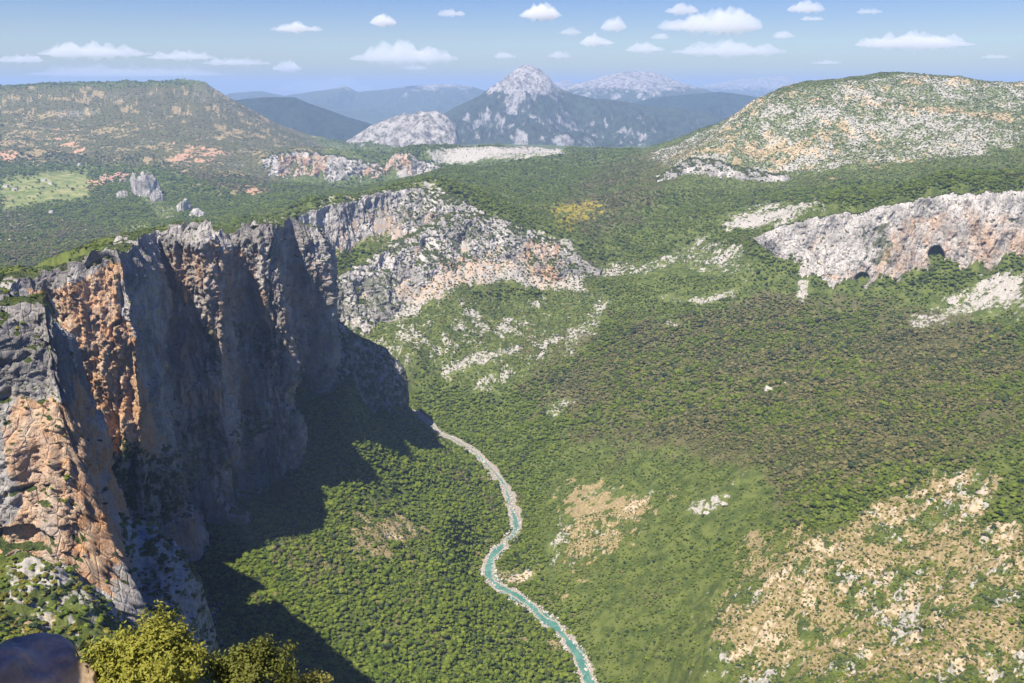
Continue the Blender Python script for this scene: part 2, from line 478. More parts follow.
for r_ in SPUR[1:5]: Cz(r_[3] + 6, r_[4] - 10, r_[5] + 2)
for r_ in BUTT[1:7]: Cz(r_[3] + 4, r_[4] - 10, r_[5] + 2); Cz(r_[3], r_[4] + 70, r_[5] - 10)
for X_, Y_, Z_ in ((-900, 1400, 150), (-600, 1400, 150), (-500, 1100, 140), (-700, 1900, 140), (-450, 1800, 150), (-380, 1600, 150), (-800, 1000, 160), (-600, 800, 160)): Cz(X_, Y_, Z_)
add_ctrl(RIGHT, 30, 2, 8, 1)
add_ctrl(RIBU, 22, 2, 8, 1)
add_ctrl(RIBL, 22, 4, 8, 1)
add_ctrl(HILLC, 30, 2, 8, 1)
add_ctrl(FARC, 40, 4, 10, 1)

cp = np.array(ctrl)
def qc(X, Y):
    Y = np.maximum(Y, 20.0)
    return np.stack([X / Y, 0.55 * np.log(Y / 800.0)], -1)
Q = qc(cp[:, 0], cp[:, 1]); T = (cp[:, 2] - ZC) / np.maximum(cp[:, 1], 20)
n = len(Q)
D = np.sqrt(((Q[:, None] - Q[None]) ** 2).sum(-1) + 1e-6)
A_ = np.zeros((n + 3, n + 3)); A_[:n, :n] = D + np.eye(n) * -1e-4
P_ = np.concatenate([np.ones((n, 1)), Q], 1)
A_[:n, n:] = P_; A_[n:, :n] = P_.T
W_ = np.linalg.solve(A_, np.concatenate([T, np.zeros(3)]))

riv = np.array(RIVER)
_t = np.linspace(0, len(riv) - 1, 400)
def cr(a, t):
    i = np.clip(np.floor(t).astype(int), 0, len(a) - 2); f = (t - i)[:, None]
    g = lambda j: a[np.clip(j, 0, len(a) - 1)]
    p0, p1, p2, p3 = g(i - 1), g(i), g(i + 1), g(i + 2)
    return 0.5 * (2 * p1 + (p2 - p0) * f + (2 * p0 - 5 * p1 + 4 * p2 - p3) * f ** 2 + (3 * p1 - p0 - 3 * p2 + p3) * f ** 3)
rivf = cr(riv, _t)
def river_dist(X, Y):
    X = np.asarray(X, float); Y = np.asarray(Y, float)
    out = np.full(X.shape, 1e9)
    m = (Y > 550) & (Y < 1900) & (np.abs(X) < 800)
    xs, ys = X[m], Y[m]
    best = np.full(xs.shape, 1e9)
    for i in range(len(rivf) - 1):
        a = rivf[i]; d = rivf[i + 1] - a; L = (d ** 2).sum()
        tt = np.clip(((xs - a[0]) * d[0] + (ys - a[1]) * d[1]) / L, 0, 1)
        best = np.minimum(best, np.hypot(xs - a[0] - tt * d[0], ys - a[1] - tt * d[1]))
    out[m] = best
    return out

def base_h(X, Y):
    shp = X.shape; X = X.ravel(); Y = Y.ravel()
    out = np.empty(X.shape)
    for i in range(0, len(X), 40000):
        q = qc(X[i:i + 40000], Y[i:i + 40000]).astype(np.float32)
        d = np.sqrt((q[:, 0:1] - Q[None, :, 0].astype(np.float32)) ** 2 + (q[:, 1:2] - Q[None, :, 1].astype(np.float32)) ** 2 + 1e-6)
        t = d @ W_[:n].astype(np.float32) + W_[n] + q @ W_[n + 1:].astype(np.float32)
        out[i:i + 40000] = ZC + t * np.maximum(Y[i:i + 40000], 20)
    return out.reshape(shp)

# painted areas, given where the photograph shows them and carried on to the real surface
# name: list of (polygon, Ymin, Ymax, amount)
PAINT = {
 'rock': [
  ([(320,215),(430,185),(480,212),(560,240),(600,270),(580,300),(545,290),(470,290),(420,320),(340,335),(320,330),(330,290),(400,235),(320,260)], 1500, 2250, 0.62),
  ([(330,330),(440,285),(520,300),(600,285),(620,300),(575,360),(500,400),(440,385),(400,365)], 1450, 2150, 0.30),
  ([(585,262),(640,262),(700,240),(755,250),(750,275),(700,280),(640,275),(605,285)], 1500, 2300, 0.42),
  ([(720,215),(760,205),(840,205),(800,222),(760,235),(735,228)], 1700, 2400, 0.6),
  ([(640,160),(700,120),(760,92),(830,82),(900,70),(1030,80),(1030,150),(960,160),(860,172),(780,178),(700,182)], 2500, 3700, 0.44),
  ([(930,300),(985,280),(1030,270),(1030,310),(960,325),(930,320)], 1200, 1800, 0.5),
  ([(700,600),(830,530),(930,480),(1002,455),(995,500),(960,540),(1030,500),(1030,700),(690,700)], 400, 1000, 0.31),
  ([(560,500),(650,480),(660,500),(600,560),(560,600),(520,590)], 800, 1300, 0.22),
  ([(425,150),(560,145),(570,155),(450,165),(430,160)], 3800, 5200, 0.6),
  ([(395,165),(440,163),(445,185),(400,188)], 3500, 5000, 0.6),
  ([(0,540),(150,540),(150,683),(0,683)], 200, 560, 0.36),
  ([(0,88),(235,85),(380,165),(250,215),(160,160),(0,150)], 4200, 8000, 0.24),
  ([(60,140),(190,140),(260,170),(180,200),(0,170)], 3500, 5200, 0.1),
  ([(128,172),(150,168),(160,195),(195,225),(170,230),(135,195)], 3000, 4300, 0.35),
  ([(235,218),(320,198),(385,190),(330,208),(260,228)], 1500, 2300, 0.3),
  ([(340,500),(410,510),(420,560),(350,540)], 700, 1200, 0.28),
  ([(440,440),(520,560),(560,600),(600,683),(560,683),(470,590),(480,520)], 700, 1700, 0.1),
 ],
 'scar': [
  ([(115,490),(215,500),(222,650),(130,650)], 300, 760, 0.55),
  ([(618,506),(640,490),(652,476),(656,480),(640,508),(628,518)], 700, 1500, 0.67), ([(590,495),(622,486),(620,492),(592,502)], 700, 1500, 0.52), ([(570,512),(588,508),(590,540),(576,548)], 700, 1500, 0.37),
  ([(543,412),(560,398),(584,392),(580,400),(560,414),(552,424)], 900, 2000, 0.48), ([(684,512),(700,506),(734,494),(736,500),(712,514),(688,520)], 700, 1500, 0.63), ([(716,490),(740,472),(766,470),(764,478),(742,480),(726,494)], 700, 1500, 0.44),
  ([(462,392),(480,378),(498,374),(494,382),(478,392)], 900, 2200, 0.59), ([(436,372),(462,358),(520,345),(530,350),(470,372),(442,382)], 1300, 2200, 0.59), ([(560,340),(590,316),(606,300),(612,306),(600,330),(570,352)], 1300, 2200, 0.44),
  ([(366,496),(382,500),(386,506),(370,504)], 700, 1500, 0.67), ([(384,530),(402,538),(412,550),(404,550),(388,540)], 700, 1500, 0.67), ([(412,518),(434,530),(432,534),(414,524)], 700, 1500, 0.59), ([(500,576),(530,570),(536,578),(520,588),(502,586)], 700, 1300, 0.67),
  ([(794,276),(812,272),(808,300),(798,302)], 1300, 2000, 0.59), ([(640,300),(680,296),(700,300),(684,306)], 1300, 2200, 0.44), ([(676,300),(700,296),(740,284),(744,288),(700,306)], 1300, 2200, 0.59), ([(664,318),(684,320),(680,326),(666,326)], 1300, 2200, 0.59),
  ([(904,318),(930,312),(1000,306),(1026,302),(1026,308),(960,322),(912,330)], 1000, 1800, 0.52), ([(780,640),(760,600),(800,560),(880,530),(870,545),(800,590)], 400, 1000, 0.41), ([(690,600),(740,590),(760,630),(700,660)], 400, 1000, 0.30),
  ([(185,80),(205,80),(225,90),(246,112),(262,124),(240,118),(215,105),(200,95)], 5000, 8000, 0.36), ([(40,112),(90,108),(104,114),(60,120)], 4500, 8000, 0.44), ([(0,96),(60,92),(150,94),(150,98),(60,97),(0,100)], 4500, 8000, 0.37)],
 'grassy': [([(560,440),(640,430),(760,450),(800,520),(720,600),(700,690),(600,690),(560,600),(530,520)], 400, 1500, 1.0), ([(440,150),(760,130),(760,200),(700,240),(600,262),(520,215)], 2000, 4600, 0.5),
            ([(600,270),(760,270),(900,290),(1030,300),(1030,330),(760,300),(620,330)], 1200, 2300, 0.7), ([(960,420),(1030,400),(1030,470),(1000,500)], 500, 1300, 0.8)],
 'brown': [
  ([(560,400),(620,330),(760,290),(900,300),(1030,330),(1030,440),(880,470),(780,520),(740,470),(640,450),(560,450)], 600, 2200, 0.66),
  ([(520,330),(600,330),(600,420),(520,400)], 600, 2200, 0.55),
  ([(600,165),(680,140),(720,135),(650,210),(590,250),(560,200)], 2000, 4500, 0.6),
  ([(0,88),(235,85),(330,150),(250,200),(150,165),(0,165)], 3500, 8000, 0.78),
  ([(0,210),(110,230),(160,235),(0,275)], 2000, 3600, 0.7),
 ],
 'dry': [
  ([(760,540),(860,510),(930,475),(1002,455),(990,520),(960,560),(1030,520),(1030,683),(740,683),(720,620)], 400, 1000, 0.62),
  ([(560,500),(660,480),(660,500),(600,560),(560,600)], 800, 1300, 0.6),
  ([(340,500),(410,510),(430,560),(350,540)], 700, 1200, 0.6),
  ([(660,160),(700,130),(760,92),(830,82),(900,70),(1030,80),(1030,140),(860,170),(780,178)], 2500, 3700, 0.22),
  ([(440,440),(520,560),(600,683),(560,683),(470,590),(480,520)], 700, 1700, 0.3),
  ([(0,88),(235,85),(330,150),(250,200),(150,165),(0,165)], 3500, 8000, 0.24),
  ([(0,600),(130,600),(130,683),(0,683)], 200, 560, 0.2),
 ],
 'meadow': [([(0,180),(60,170),(88,172),(90,200),(40,205),(0,215)], 2800, 4500, 1.0), ([(108,225),(150,218),(170,230),(120,235)], 2300, 3600, 0.8),
            ([(0,225),(30,215),(25,222),(0,236)], 2300, 3600, 0.8)],
 'earth': [([(50,130),(72,133),(88,153),(75,155),(58,142)], 3800, 6000, 0.75), ([(160,145),(200,140),(240,155),(200,165),(170,160)], 3800, 6000, 0.5), ([(240,187),(262,186),(266,198),(250,200)], 3200, 4300, 0.9),
           ([(0,148),(20,150),(15,165),(0,160)], 3800, 6000, 0.6), ([(86,180),(100,178),(105,190),(90,190)], 3400, 4300, 0.5)],
 'broom': [([(545,210),(600,196),(605,220),(560,228)], 1900, 3200, 1.0)],
 'orange': [([(340,190),(420,200),(440,230),(560,235),(570,285),(540,290),(520,262),(440,300),(330,300)], 1500, 2100, 0.5)],
}
def paint(name, X, Y, Z, jit=7.0, soft=18.0):
    u, v = proj(X, Y, Z)
    s = np.clip(2.5 * Y / 1000, 1, 12)
    far = np.clip(1400 / np.maximum(Y, 100), 0.2, 1.2)
    u = u + fbm(X / 60, Y / 60, 0, 3, 5) * jit * far * 2; v = v + fbm(X / 60, Y / 60, 9.5, 3, 6) * jit * far * 1.2
    out = np.zeros(X.shape)
    for poly, y0, y1, am in PAINT.get(name, []):
        ymn = min(q[1] for q in poly) - 40; ymx = max(q[1] for q in poly) + 40; xmn = min(q[0] for q in poly) - 50; xmx = max(q[0] for q in poly) + 50
        mm = (u > xmn) & (u < xmx) & (v > ymn) & (v < ymx) & (Y > y0) & (Y < y1)
        if not mm.any(): continue
        uu, vv, ff = u[mm], v[mm], far[mm]
        acc = np.zeros(uu.shape)
        for q in range(12):
            an = q * 2.4; rr = (q + 0.5) / 12
            rr = math.sqrt(rr) * soft
            acc += inpoly(uu + math.cos(an) * rr * ff, vv + math.sin(an) * rr * 0.7 * ff, poly)
        out[mm] = np.maximum(out[mm], acc / 12 * am)
    return out

def broken(name, X, Y, Z, seed, k=1.0):
    """painted amount read as a chance: fractal patches instead of a filled outline"""
    a = paint(name, X, Y, Z)
    m = a > 0.01
    out = np.zeros(X.shape)
    x, y = X[m], Y[m]
    f = 2.0 ** np.clip(np.floor(np.log2(y / 1100.0)), -1, 1)
    n_ = fbm(x / (90 * f), y / (90 * f), 0.7, 3, seed) * 0.42 + fbm(x / (26 * f), y / (26 * f), 1.7, 3, seed + 1) * 0.36 + fbm(x / (7 * f), y / (7 * f), 2.7, 2, seed + 2) * 0.22
    out[m] = smooth(a[m] - 0.5 + n_ * 1.5 * k, -0.10, 0.14)
    return out

def line_info(X, Y, rows, which):
    """distance behind (+) or in front (-) of a cliff line, with the top and foot heights beside it"""
    A = np.array(rows); L_ = A[:, 3 * which:3 * which + 2]
    best = np.full(X.shape, 1e9); sgn = np.ones(X.shape); zt = np.zeros(X.shape); zf = np.zeros(X.shape); bp = np.zeros(X.shape); par = np.zeros(X.shape); endf = np.zeros(X.shape, bool)
    for i in range(len(A) - 1):
        a = L_[i]; d = L_[i + 1] - a; L = (d ** 2).sum() + 1e-9
        r0 = ((X - a[0]) * d[0] + (Y - a[1]) * d[1]) / L
        tt = np.clip(r0, 0, 1)
        ds_ = np.hypot(X - a[0] - tt * d[0], Y - a[1] - tt * d[1])
        pp_ = np.abs(d[0] * (Y - a[1]) - d[1] * (X - a[0])) / math.sqrt(L)
        b = (ds_ < best - 1e-5) | ((ds_ < best + 1e-5) & (pp_ > bp))
        best = np.where(b, ds_, best); bp = np.where(b, pp_, bp)
        sgn = np.where(b, np.where(d[0] * (Y - a[1]) - d[1] * (X - a[0]) > 0, 1.0, -1.0), sgn)
        zt = np.where(b, A[i, 2] + (A[i + 1, 2] - A[i, 2]) * tt, zt); zf = np.where(b, A[i, 5] + (A[i + 1, 5] - A[i, 5]) * tt, zf)
        par = np.where(b, i + tt, par)
        endf = np.where(b, ((i == 0) & (r0 < -0.02)) | ((i == len(A) - 2) & (r0 > 1.02)), endf)
    return best * sgn, zt, zf, par, endf

def window(rows, pad):
    A = np.array(rows); x = np.concatenate([A[:, 0], A[:, 3]]); y = np.concatenate([A[:, 1], A[:, 4]])
    return x.min() - pad, x.max() + pad, y.min() - pad, y.max() + pad

def seat_cliff(X, Y, H, rows, w=16.0):
    """keep the ground behind the face of a cliff"""
    a, b, c, d = window(rows, 60)
    m = (X > a) & (X < b) & (Y > c) & (Y < d)
    x, y, h = X[m], Y[m], H[m]
    db, zt, zf, p1, e1 = line_info(x, y, rows, 1)
    dt, zt2, zf2, p2, e2 = line_info(x, y, rows, 0)
    g = (db > -4) & (dt < w) & ~e1 & ~e2
    fr = np.clip(db / np.maximum(db + np.maximum(w - dt, 0), 1e-3), 0, 1)
    tgt = zf - 6 + (zt - zf) * fr * 0.98
    H[m] = np.where(g, np.minimum(h, tgt), h)
    return H

def raise_plateau(X, Y, H, rows, prof, far, wlim=None):
    a, b, c, d = window(rows, far)
    m = (X > a) & (X < b) & (Y > c) & (Y < d)
    x, y, h = X[m], Y[m], H[m]
    dt, zt, zf, par, e = line_info(x, y, rows, 0)
    top = zt - 2.5 + prof(dt, par)
    up = np.where((dt > 0) & ~(e & (par < 1)), smooth(dt, 17, 27), 0.0)
    if wlim is not None:
        up = up * wlim(x, y, par)
    H[m] = np.where(up > 0, np.maximum(h, h + (top - h) * up), h)
    return H

# rows spaced evenly in ln(Y), columns evenly in X/Y
pc = np.concatenate([np.linspace(-1.3, -0.68, 60)[:-1], np.linspace(-0.68, 0.68, 1150), np.linspace(0.68, 1.3, 60)[1:]])
yr = np.concatenate([np.exp(np.linspace(math.log(50), math.log(230), 40))[:-1], np.exp(np.linspace(math.log(230), math.log(5500), 1000)), np.exp(np.linspace(math.log(5500), math.log(45000), 140))[1:]])
GP, GY = np.meshgrid(pc, yr)
GX = GP * GY
GH = base_h(GX, GY)
for rows in (RIGHT, RIBU, RIBL, HILLC, FARC):
    GH = seat_cliff(GX, GY, GH, rows, 44.0 if rows is RIGHT else 30.0 if rows is FARC else 18.0)
GH = raise_plateau(GX, GY, GH, BUTT, lambda d, p_: -0.03 * d - np.where(p_ > 5.3, 0.5 * np.maximum(d - 20, 0), 0), 260)
GH = raise_plateau(GX, GY, GH, SPUR, lambda d, p_: -0.35 * d, 160)
def wall_prof(d, p_):
    lf = 1 - smooth(p_, 6.5, 9.5)
    rise = 5 * smooth(d, 0, 40) - 0.40 * np.maximum(d - 45, 0) - 0.4 * np.maximum(d - 130, 0)
    fall = -0.10 * d - 0.8 * np.maximum(d - 35, 0)
    return rise * lf + fall * (1 - lf)
GH = raise_plateau(GX, GY, GH, WALL, wall_prof, 700)
rd = river_dist(GX, GY)
bedw = 15.0
rockp = broken('rock', GX, GY, GH, 300) * np.where(GY > 2500, 0.16, 0.30) + paint('rock', GX, GY, GH) * 0.95
rockp = np.maximum(rockp, paint('scar', GX, GY, GH, 5.0, 7.0))
sc_far = smooth(GY, 5000, 9000)
gl = fbm(GX / 260, GY / 260, 0, 4, 3) * 16 * smooth(rd, 10, 120) * (0.35 + 0.65 * smooth(GY, 500, 2200)) * (1 - sc_far)
gully = (ridged(GX / 420, GY / 420, 2.2, 3, 8) - 0.5) * 26 * smooth(GY, 2300, 4500) * (1 - smooth(GY, 7000, 9000))
gl = gl + fbm(GX / 95, GY / 95, 0, 3, 33) * 6.0 * smooth(rd, 30, 150) * (1 - smooth(GY, 2300, 3200))
fold = (ridged((GX * 0.94 + GY * 0.34) / 400, (GY * 0.94 - GX * 0.34) / 130, 0.3, 3, 71) - 0.5) * 16 * smooth(GX, 60, 220) * (1 - smooth(GY, 1700, 2100))
drymap = paint('dry', GX, GY, GH)
rib_ = (ridged((GX * 0.72 + GY * 0.69) / 90, (GY * 0.72 - GX * 0.69) / 13, 0.3, 3, 72) - 0.5) * 3.4 * np.clip(drymap * 1.6, 0, 1) * (GY < 1200)
gl = gl + fold + rib_
small = fbm(GX / 24, GY / 24, 0, 3, 4) * 2.2 * smooth(rd, 8, 40)
rocky = (ridged(GX / 34, GY / 34, GH / 60, 4, 12) - 0.45) * 13 * np.clip(rockp * 1.6, 0, 1)
rocky2 = fbm(GX / 9, GY / 9, GH / 20, 2, 15) * 3.0 * np.clip(rockp * 2, 0, 1) * (GY < 3000)
GH = GH + (gl + gully + small + rocky + rocky2) * smooth(GY, 60, 300)
GH = np.where(rd < 60, GH * smooth(rd, bedw * 0.5, 60) + (1 - smooth(rd, bedw * 0.5, 60)) * (0.9 * smooth(rd, 4, 14) - 1.2), GH)
def ground_z(X, Y):
    X = np.asarray(X, float); Y = np.asarray(Y, float)
    p = X / Y
    ci = np.interp(p, pc, np.arange(len(pc))); ri = np.interp(np.log(Y), np.log(yr), np.arange(len(yr)))
    c0 = np.clip(ci.astype(int), 0, len(pc) - 2); r0 = np.clip(ri.astype(int), 0, len(yr) - 2)
    fc, fr = ci - c0, ri - r0
    return (GH[r0, c0] * (1 - fc) * (1 - fr) + GH[r0, c0 + 1] * fc * (1 - fr) + GH[r0 + 1, c0] * (1 - fc) * fr + GH[r0 + 1, c0 + 1] * fc * fr)

gm = grid_mesh('ground', np.stack([GX, GY, GH], -1))
for nm in ('rock', 'brown', 'dry', 'meadow', 'earth', 'broom', 'orange'):
    vattr(gm, nm, rockp if nm == 'rock' else paint(nm, GX, GY, GH) if nm in ('brown', 'meadow', 'orange') else broken(nm, GX, GY, GH, 340 + len(nm)))
ground = tag(link('ground', gm, M['ground']), 'wooded and rocky slopes of the gorge running back to the plateau', 'ground', kind='structure')

# ------------------------------------------------------------------ cliffs
CLIFF_PTS = []
def cellrnd(X, Y, Z, sx, sz, seed):
    """one random value per block of rock: crisp joints between blocks"""
    wx_ = fbm(X / (sx * 4), Y / (sx * 4), Z / (sz * 3), 2, seed) * 1.2; wz_ = fbm(X / (sx * 3), Y / (sx * 3), Z / (sz * 3), 2, seed + 3) * 0.9
    a = np.floor(X / sx + wx_).astype(np.int64); b = np.floor(Y / sx - wx_).astype(np.int64); c = np.floor(Z / sz + wz_ + (_hash(a, b, a * 0, seed) % 997) / 997.0).astype(np.int64)
    return (_hash(a, b, c, seed + 7) & 0xFFFF) / 65535.0 - 0.5

def cliff(rows, name, label, mat, ds, amp, vs=0.28, orange=(), green=(), dents=(), extra=30.0, seed=0, lip=14.0, blocky=0.5):
    A = np.array(rows)
    seg = np.hypot(np.diff(A[:, 0]), np.diff(A[:, 1])); s = np.concatenate([[0], np.cumsum(seg)])
    ns = int(s[-1] / ds) + 1
    t = np.linspace(0, s[-1], ns)
    B = np.stack([np.interp(t, s, A[:, c]) for c in range(6)], 1)
    ker = max(1, int(4 / ds))
    nrm = normals2(B)
    kk = max(3, int(20 / ds)) | 1
    pad = np.pad(nrm, ((kk // 2, kk // 2), (0, 0)), 'edge')
    nrm = np.stack([np.convolve(pad[:, c], np.ones(kk) / kk, 'valid') for c in range(2)], 1)
    nrm /= np.linalg.norm(nrm, axis=1, keepdims=True) + 1e-9
    H = (B[:, 2] - B[:, 5]).max()
    nh = int((H + extra) / ds) + 1
    hh = np.linspace(0, 1, nh)
    top = B[:, :3]; bot = B[:, 3:].copy()
    L = np.maximum(top[:, 2] - bot[:, 2], 5)
    ext = (L + extra) / L
    P = top[None] + (bot - top)[None] * (hh[:, None, None] * ext[None, :, None])
    X, Y, Z = P[..., 0], P[..., 1], P[..., 2]
    # relief of the face: wide bays, vertical flutes, blocks, cracks
    d = fbm(X / 60, Y / 60, Z / 60 * vs, 3, seed) * 1.5
    d += (ridged(X / 30, Y / 30, Z / 30 * vs * 0.6, 3, seed + 40) - 0.55) * 0.75
    d += fbm(X / 9, Y / 9, Z / 9 * vs, 3, seed + 80) * 0.22
    d += cellrnd(X, Y, Z, 11.0, 26.0, seed + 300) * 0.34 + cellrnd(X, Y, Z, 4.6, 9.0, seed + 320) * 0.17 + cellrnd(X, Y, Z, 2.4, 3.6, seed + 340) * 0.07
    q = fbm(X / 18, Y / 18, Z / 30, 2, seed + 120)
    d += blocky * 0.6 * (np.floor(q * 5 + Z / 23.0) - (q * 5 + Z / 23.0) + 0.5) * 0.35
    cr_ = ridged(X / 19 + q * 0.5, Y / 19, Z / 19 * 0.12, 2, seed + 160)
    d -= smooth(cr_, 0.76, 0.97) * 0.48
    cr2 = ridged(X / 6, Y / 6, Z / 6 * 0.3, 2, seed + 190)
    d -= smooth(cr2, 0.78, 0.97) * 0.16
    d += fbm(X / 3.5, Y / 3.5, Z / 4.5, 2, seed + 210) * 0.10
    d = d * amp
    topf = np.clip(hh[:, None] * L[None] * 1.0 / (amp * 1.2), 0, 1)
    d = d * (0.25 + 0.75 * smooth(topf, 0, 1)) - (1 - smooth(topf, 0, 1)) * amp * 0.35
    u, v = proj(X, Y, Z)
    for (du, dv, ru, rv, dep) in dents:
        rr = ((u - du) / ru) ** 2 + ((v - dv) / rv) ** 2
        d = d - dep * (1 - smooth(rr, 0.55, 1.0))
    P2 = P.copy()
    P2[..., 0] += nrm[None, :, 0] * d; P2[..., 1] += nrm[None, :, 1] * d
    rimv = (fbm(X[0] / 16, Y[0] / 16, 3.3, 4, seed + 9) * 0.5 + cellrnd(X[0], Y[0], Z[0] * 0, 13.0, 30.0, seed + 11) * 0.45) * amp
    kf = np.clip(1 - hh * 6, 0, 1)[:, None]
    P2[..., 2] += rimv[None] * kf
    # lip running back on to the plateau
    nl = max(4, int(lip * 2.2 / ds))
    j = np.arange(nl, 0, -1)[:, None] / nl
    Lp = np.repeat(P2[0:1], nl, 0)
    Lp[..., 0] -= nrm[None, :, 0] * j * lip * 2.2; Lp[..., 1] -= nrm[None, :, 1] * j * lip * 2.2
    Lp[..., 2] += (fbm(Lp[..., 0] / 10, Lp[..., 1] / 10, 1.1, 3, seed + 5) * amp * 0.25 * np.sin(np.clip(j, 0, 1) * 3.14)) - smooth(j, 0.6, 1.0) * lip * 0.9
    P3 = np.concatenate([Lp, P2], 0)
    me = grid_mesh(name, P3, flip=True)
    nv = np.zeros(P3.size, np.float32); me.vertices.foreach_get('normal', nv); nv = nv.reshape(-1, 3)
    lip_m = np.zeros(P3.shape[:2], bool); lip_m[1:nl + 2] = True
    flat = (nv[:, 2] > 0.60) | (lip_m.ravel() & (nv[:, 2] > 0.3))
    CLIFF_PTS.append((P3.reshape(-1, 3)[flat], ds))
    u, v = proj(P3[..., 0], P3[..., 1], P3[..., 2])
    jx = fbm(P3[..., 0] / 30, P3[..., 1] / 30, P3[..., 2] / 30, 3, 77) ; jy = fbm(P3[..., 0] / 30, P3[..., 1] / 30, P3[..., 2] / 30, 3, 99)
    scj = 16.0 * 900 / np.maximum(P3[..., 1], 300)
    for nm, polys in (('orange', orange), ('green', green)):
        o = np.zeros(u.shape)
        for poly, am in polys:
            o = np.where(inpoly(u + jx * scj, v + jy * scj, poly), np.maximum(o, am), o)
        vattr(me, nm, o)
    return tag(link(name, me, M[mat]), label, 'cliff', kind='structure')

cliff(WALL, 'cliff', 'tall grey and orange limestone wall dropping from the scrubby plateau into the gorge', 'cliff', 1.1, 15, seed=1, dents=[(236, 486, 18, 28, 19), (262, 345, 10, 26, 12), (140, 495, 26, 55, 16), (184, 560, 24, 62, -13), (300, 395, 14, 30, 10)],
      orange=[([(30,283),(60,283),(125,270),(135,330),(155,420),(160,450),(100,470),(60,340)], 0.75), ([(250,260),(285,250),(292,330),(260,345)], 0.4), ([(160,250),(240,250),(250,420),(170,430)], 0.5), ([(200,260),(330,260),(330,360),(210,540),(160,600)], 0.42)],
      green=[([(95,440),(150,445),(200,455),(185,500),(150,560),(110,520)], 1.0), ([(288,365),(340,372),(330,480),(270,500)], 0.5), ([(258,330),(290,335),(280,380),(262,370)], 0.8), ([(180,430),(215,420),(225,470),(190,500)], 0.9), ([(205,330),(218,325),(222,370),(208,375)], 0.8), ([(240,420),(262,400),(268,430),(245,450)], 0.9), ([(232,300),(240,300),(242,345),(234,345)], 0.8)])
cliff(BUTT, 'cliff', 'orange and grey limestone buttress standing in front of the wall above a scrubby ledge', 'cliff', 0.8, 8, seed=11,
      orange=[([(0,400),(60,380),(105,420),(130,520),(130,600),(60,575),(0,560)], 0.7), ([(0,340),(50,330),(60,400),(0,430)], 0.3)],
      dents=[(18, 542, 40, 14, 5)])
cliff(SPUR, 'cliff', 'dark shaded rock spur at the river bend below the end of the wall', 'cliff', 2.2, 9, seed=21, lip=20, green=[([(300,300),(420,300),(420,420),(300,420)], 1.0)])
cliff(RIGHT, 'cliff', 'pale grey and ochre cliff band with a cave along the edge of the right plateau', 'cliff_far', 1.8, 10, seed=31,
      orange=[([(820,270),(880,262),(900,220),(930,215),(960,200),(1024,215),(1040,270),(960,278),(905,284),(850,290)], 0.48), ([(780,240),(840,235),(840,270),(790,262)], 0.3)],
      green=[([(862,228),(885,225),(892,262),(868,262)], 0.8)],
      dents=[(936, 257, 9, 12, 28), (862, 279, 8, 7, 16)])
cliff(RIBU, 'cliff', 'upper pale limestone cliff under the crest of the central rocky rib', 'cliff_far', 2.0, 11, seed=41,
      orange=[([(330,225),(400,205),(440,215),(430,240),(330,262)], 0.35)], green=[([(400,195),(430,200),(425,225),(395,225)], 0.5)])
cliff(RIBL, 'cliff', 'lower pale limestone cliff on the side of the central rocky rib', 'cliff_far', 2.0, 13, seed=51, vs=0.5,
      orange=[([(440,260),(480,255),(470,280),(440,280)], 0.5), ([(520,240),(562,245),(562,288),(525,282)], 0.55), ([(400,225),(430,240),(410,280),(380,290)], 0.3)],
      green=[([(455,220),(480,225),(470,240),(452,240)], 0.6), ([(330,290),(400,270),(400,310),(330,325)], 0.6)])
cliff(HILLC, 'cliff', 'low pale cliff at the left foot of the rocky hill', 'cliff_far', 4.0, 11, seed=61)
cliff(FARC, 'cliff', 'distant pink and grey cliff across the far valley', 'cliff_far', 5.0, 22, seed=71,
      orange=[([(278,155),(330,155),(325,184),(278,182)], 0.6), ([(360,170),(412,150),(412,176),(360,184)], 0.6)])

# ------------------------------------------------------------------ river

RW = []
for i, (x, y) in enumerate(rivf):
    w = 6.0 + 1.8 * math.sin(i * 0.21) if y < 1085 else (max(0.3, 1.3 + 1.6 * math.sin(i * 0.35)) if y < 1400 else 0.8)
    if 1110 < y < 1160: w = 4.0
    RW.append(w)
RW = np.convolve(np.pad(RW, 4, 'edge'), np.ones(9) / 9, 'valid')
dr = np.gradient(rivf, axis=0); dr /= np.linalg.norm(dr, axis=1, keepdims=True)
nr = np.stack([dr[:, 1], -dr[:, 0]], 1)
rowsw = []
for k_ in np.linspace(-1, 1, 7):
    off = nr * (RW * k_)[:, None] + nr * (1.6 * np.sin(np.arange(len(rivf)) * 0.13))[:, None]
    rowsw.append(np.concatenate([rivf + off, np.full((len(rivf), 1), 0.55)], 1))
wm = grid_mesh('river', np.stack(rowsw, 0), flip=True)
k = NT('turquoise_water')
p = k.pos()
wc = k.mix(k.ss(k.noise(p, 0.06, 4, 0.6), 0.35, 0.65), (0.060, 0.165, 0.125), (0.110, 0.235, 0.175))
wc = k.mix(k.ss(k.noise(p, 0.25, 4, 0.7), 0.62, 0.7), wc, (0.7, 0.75, 0.72))
M['water'] = k.bsdf(wc, 0.25, k.bump(k.noise(p, 0.8, 4, 0.6), 0.4, 0.15), 0.4)
tag(link('river', wm, M['water']), 'narrow turquoise river winding along the bottom of the gorge', 'river', kind='structure')
rowsw = []
NB = 13
BSH = 5.0 * fbm(np.arange(len(rivf)) / 26.0, 0.3, 0.7, 3, 12) * 1.8
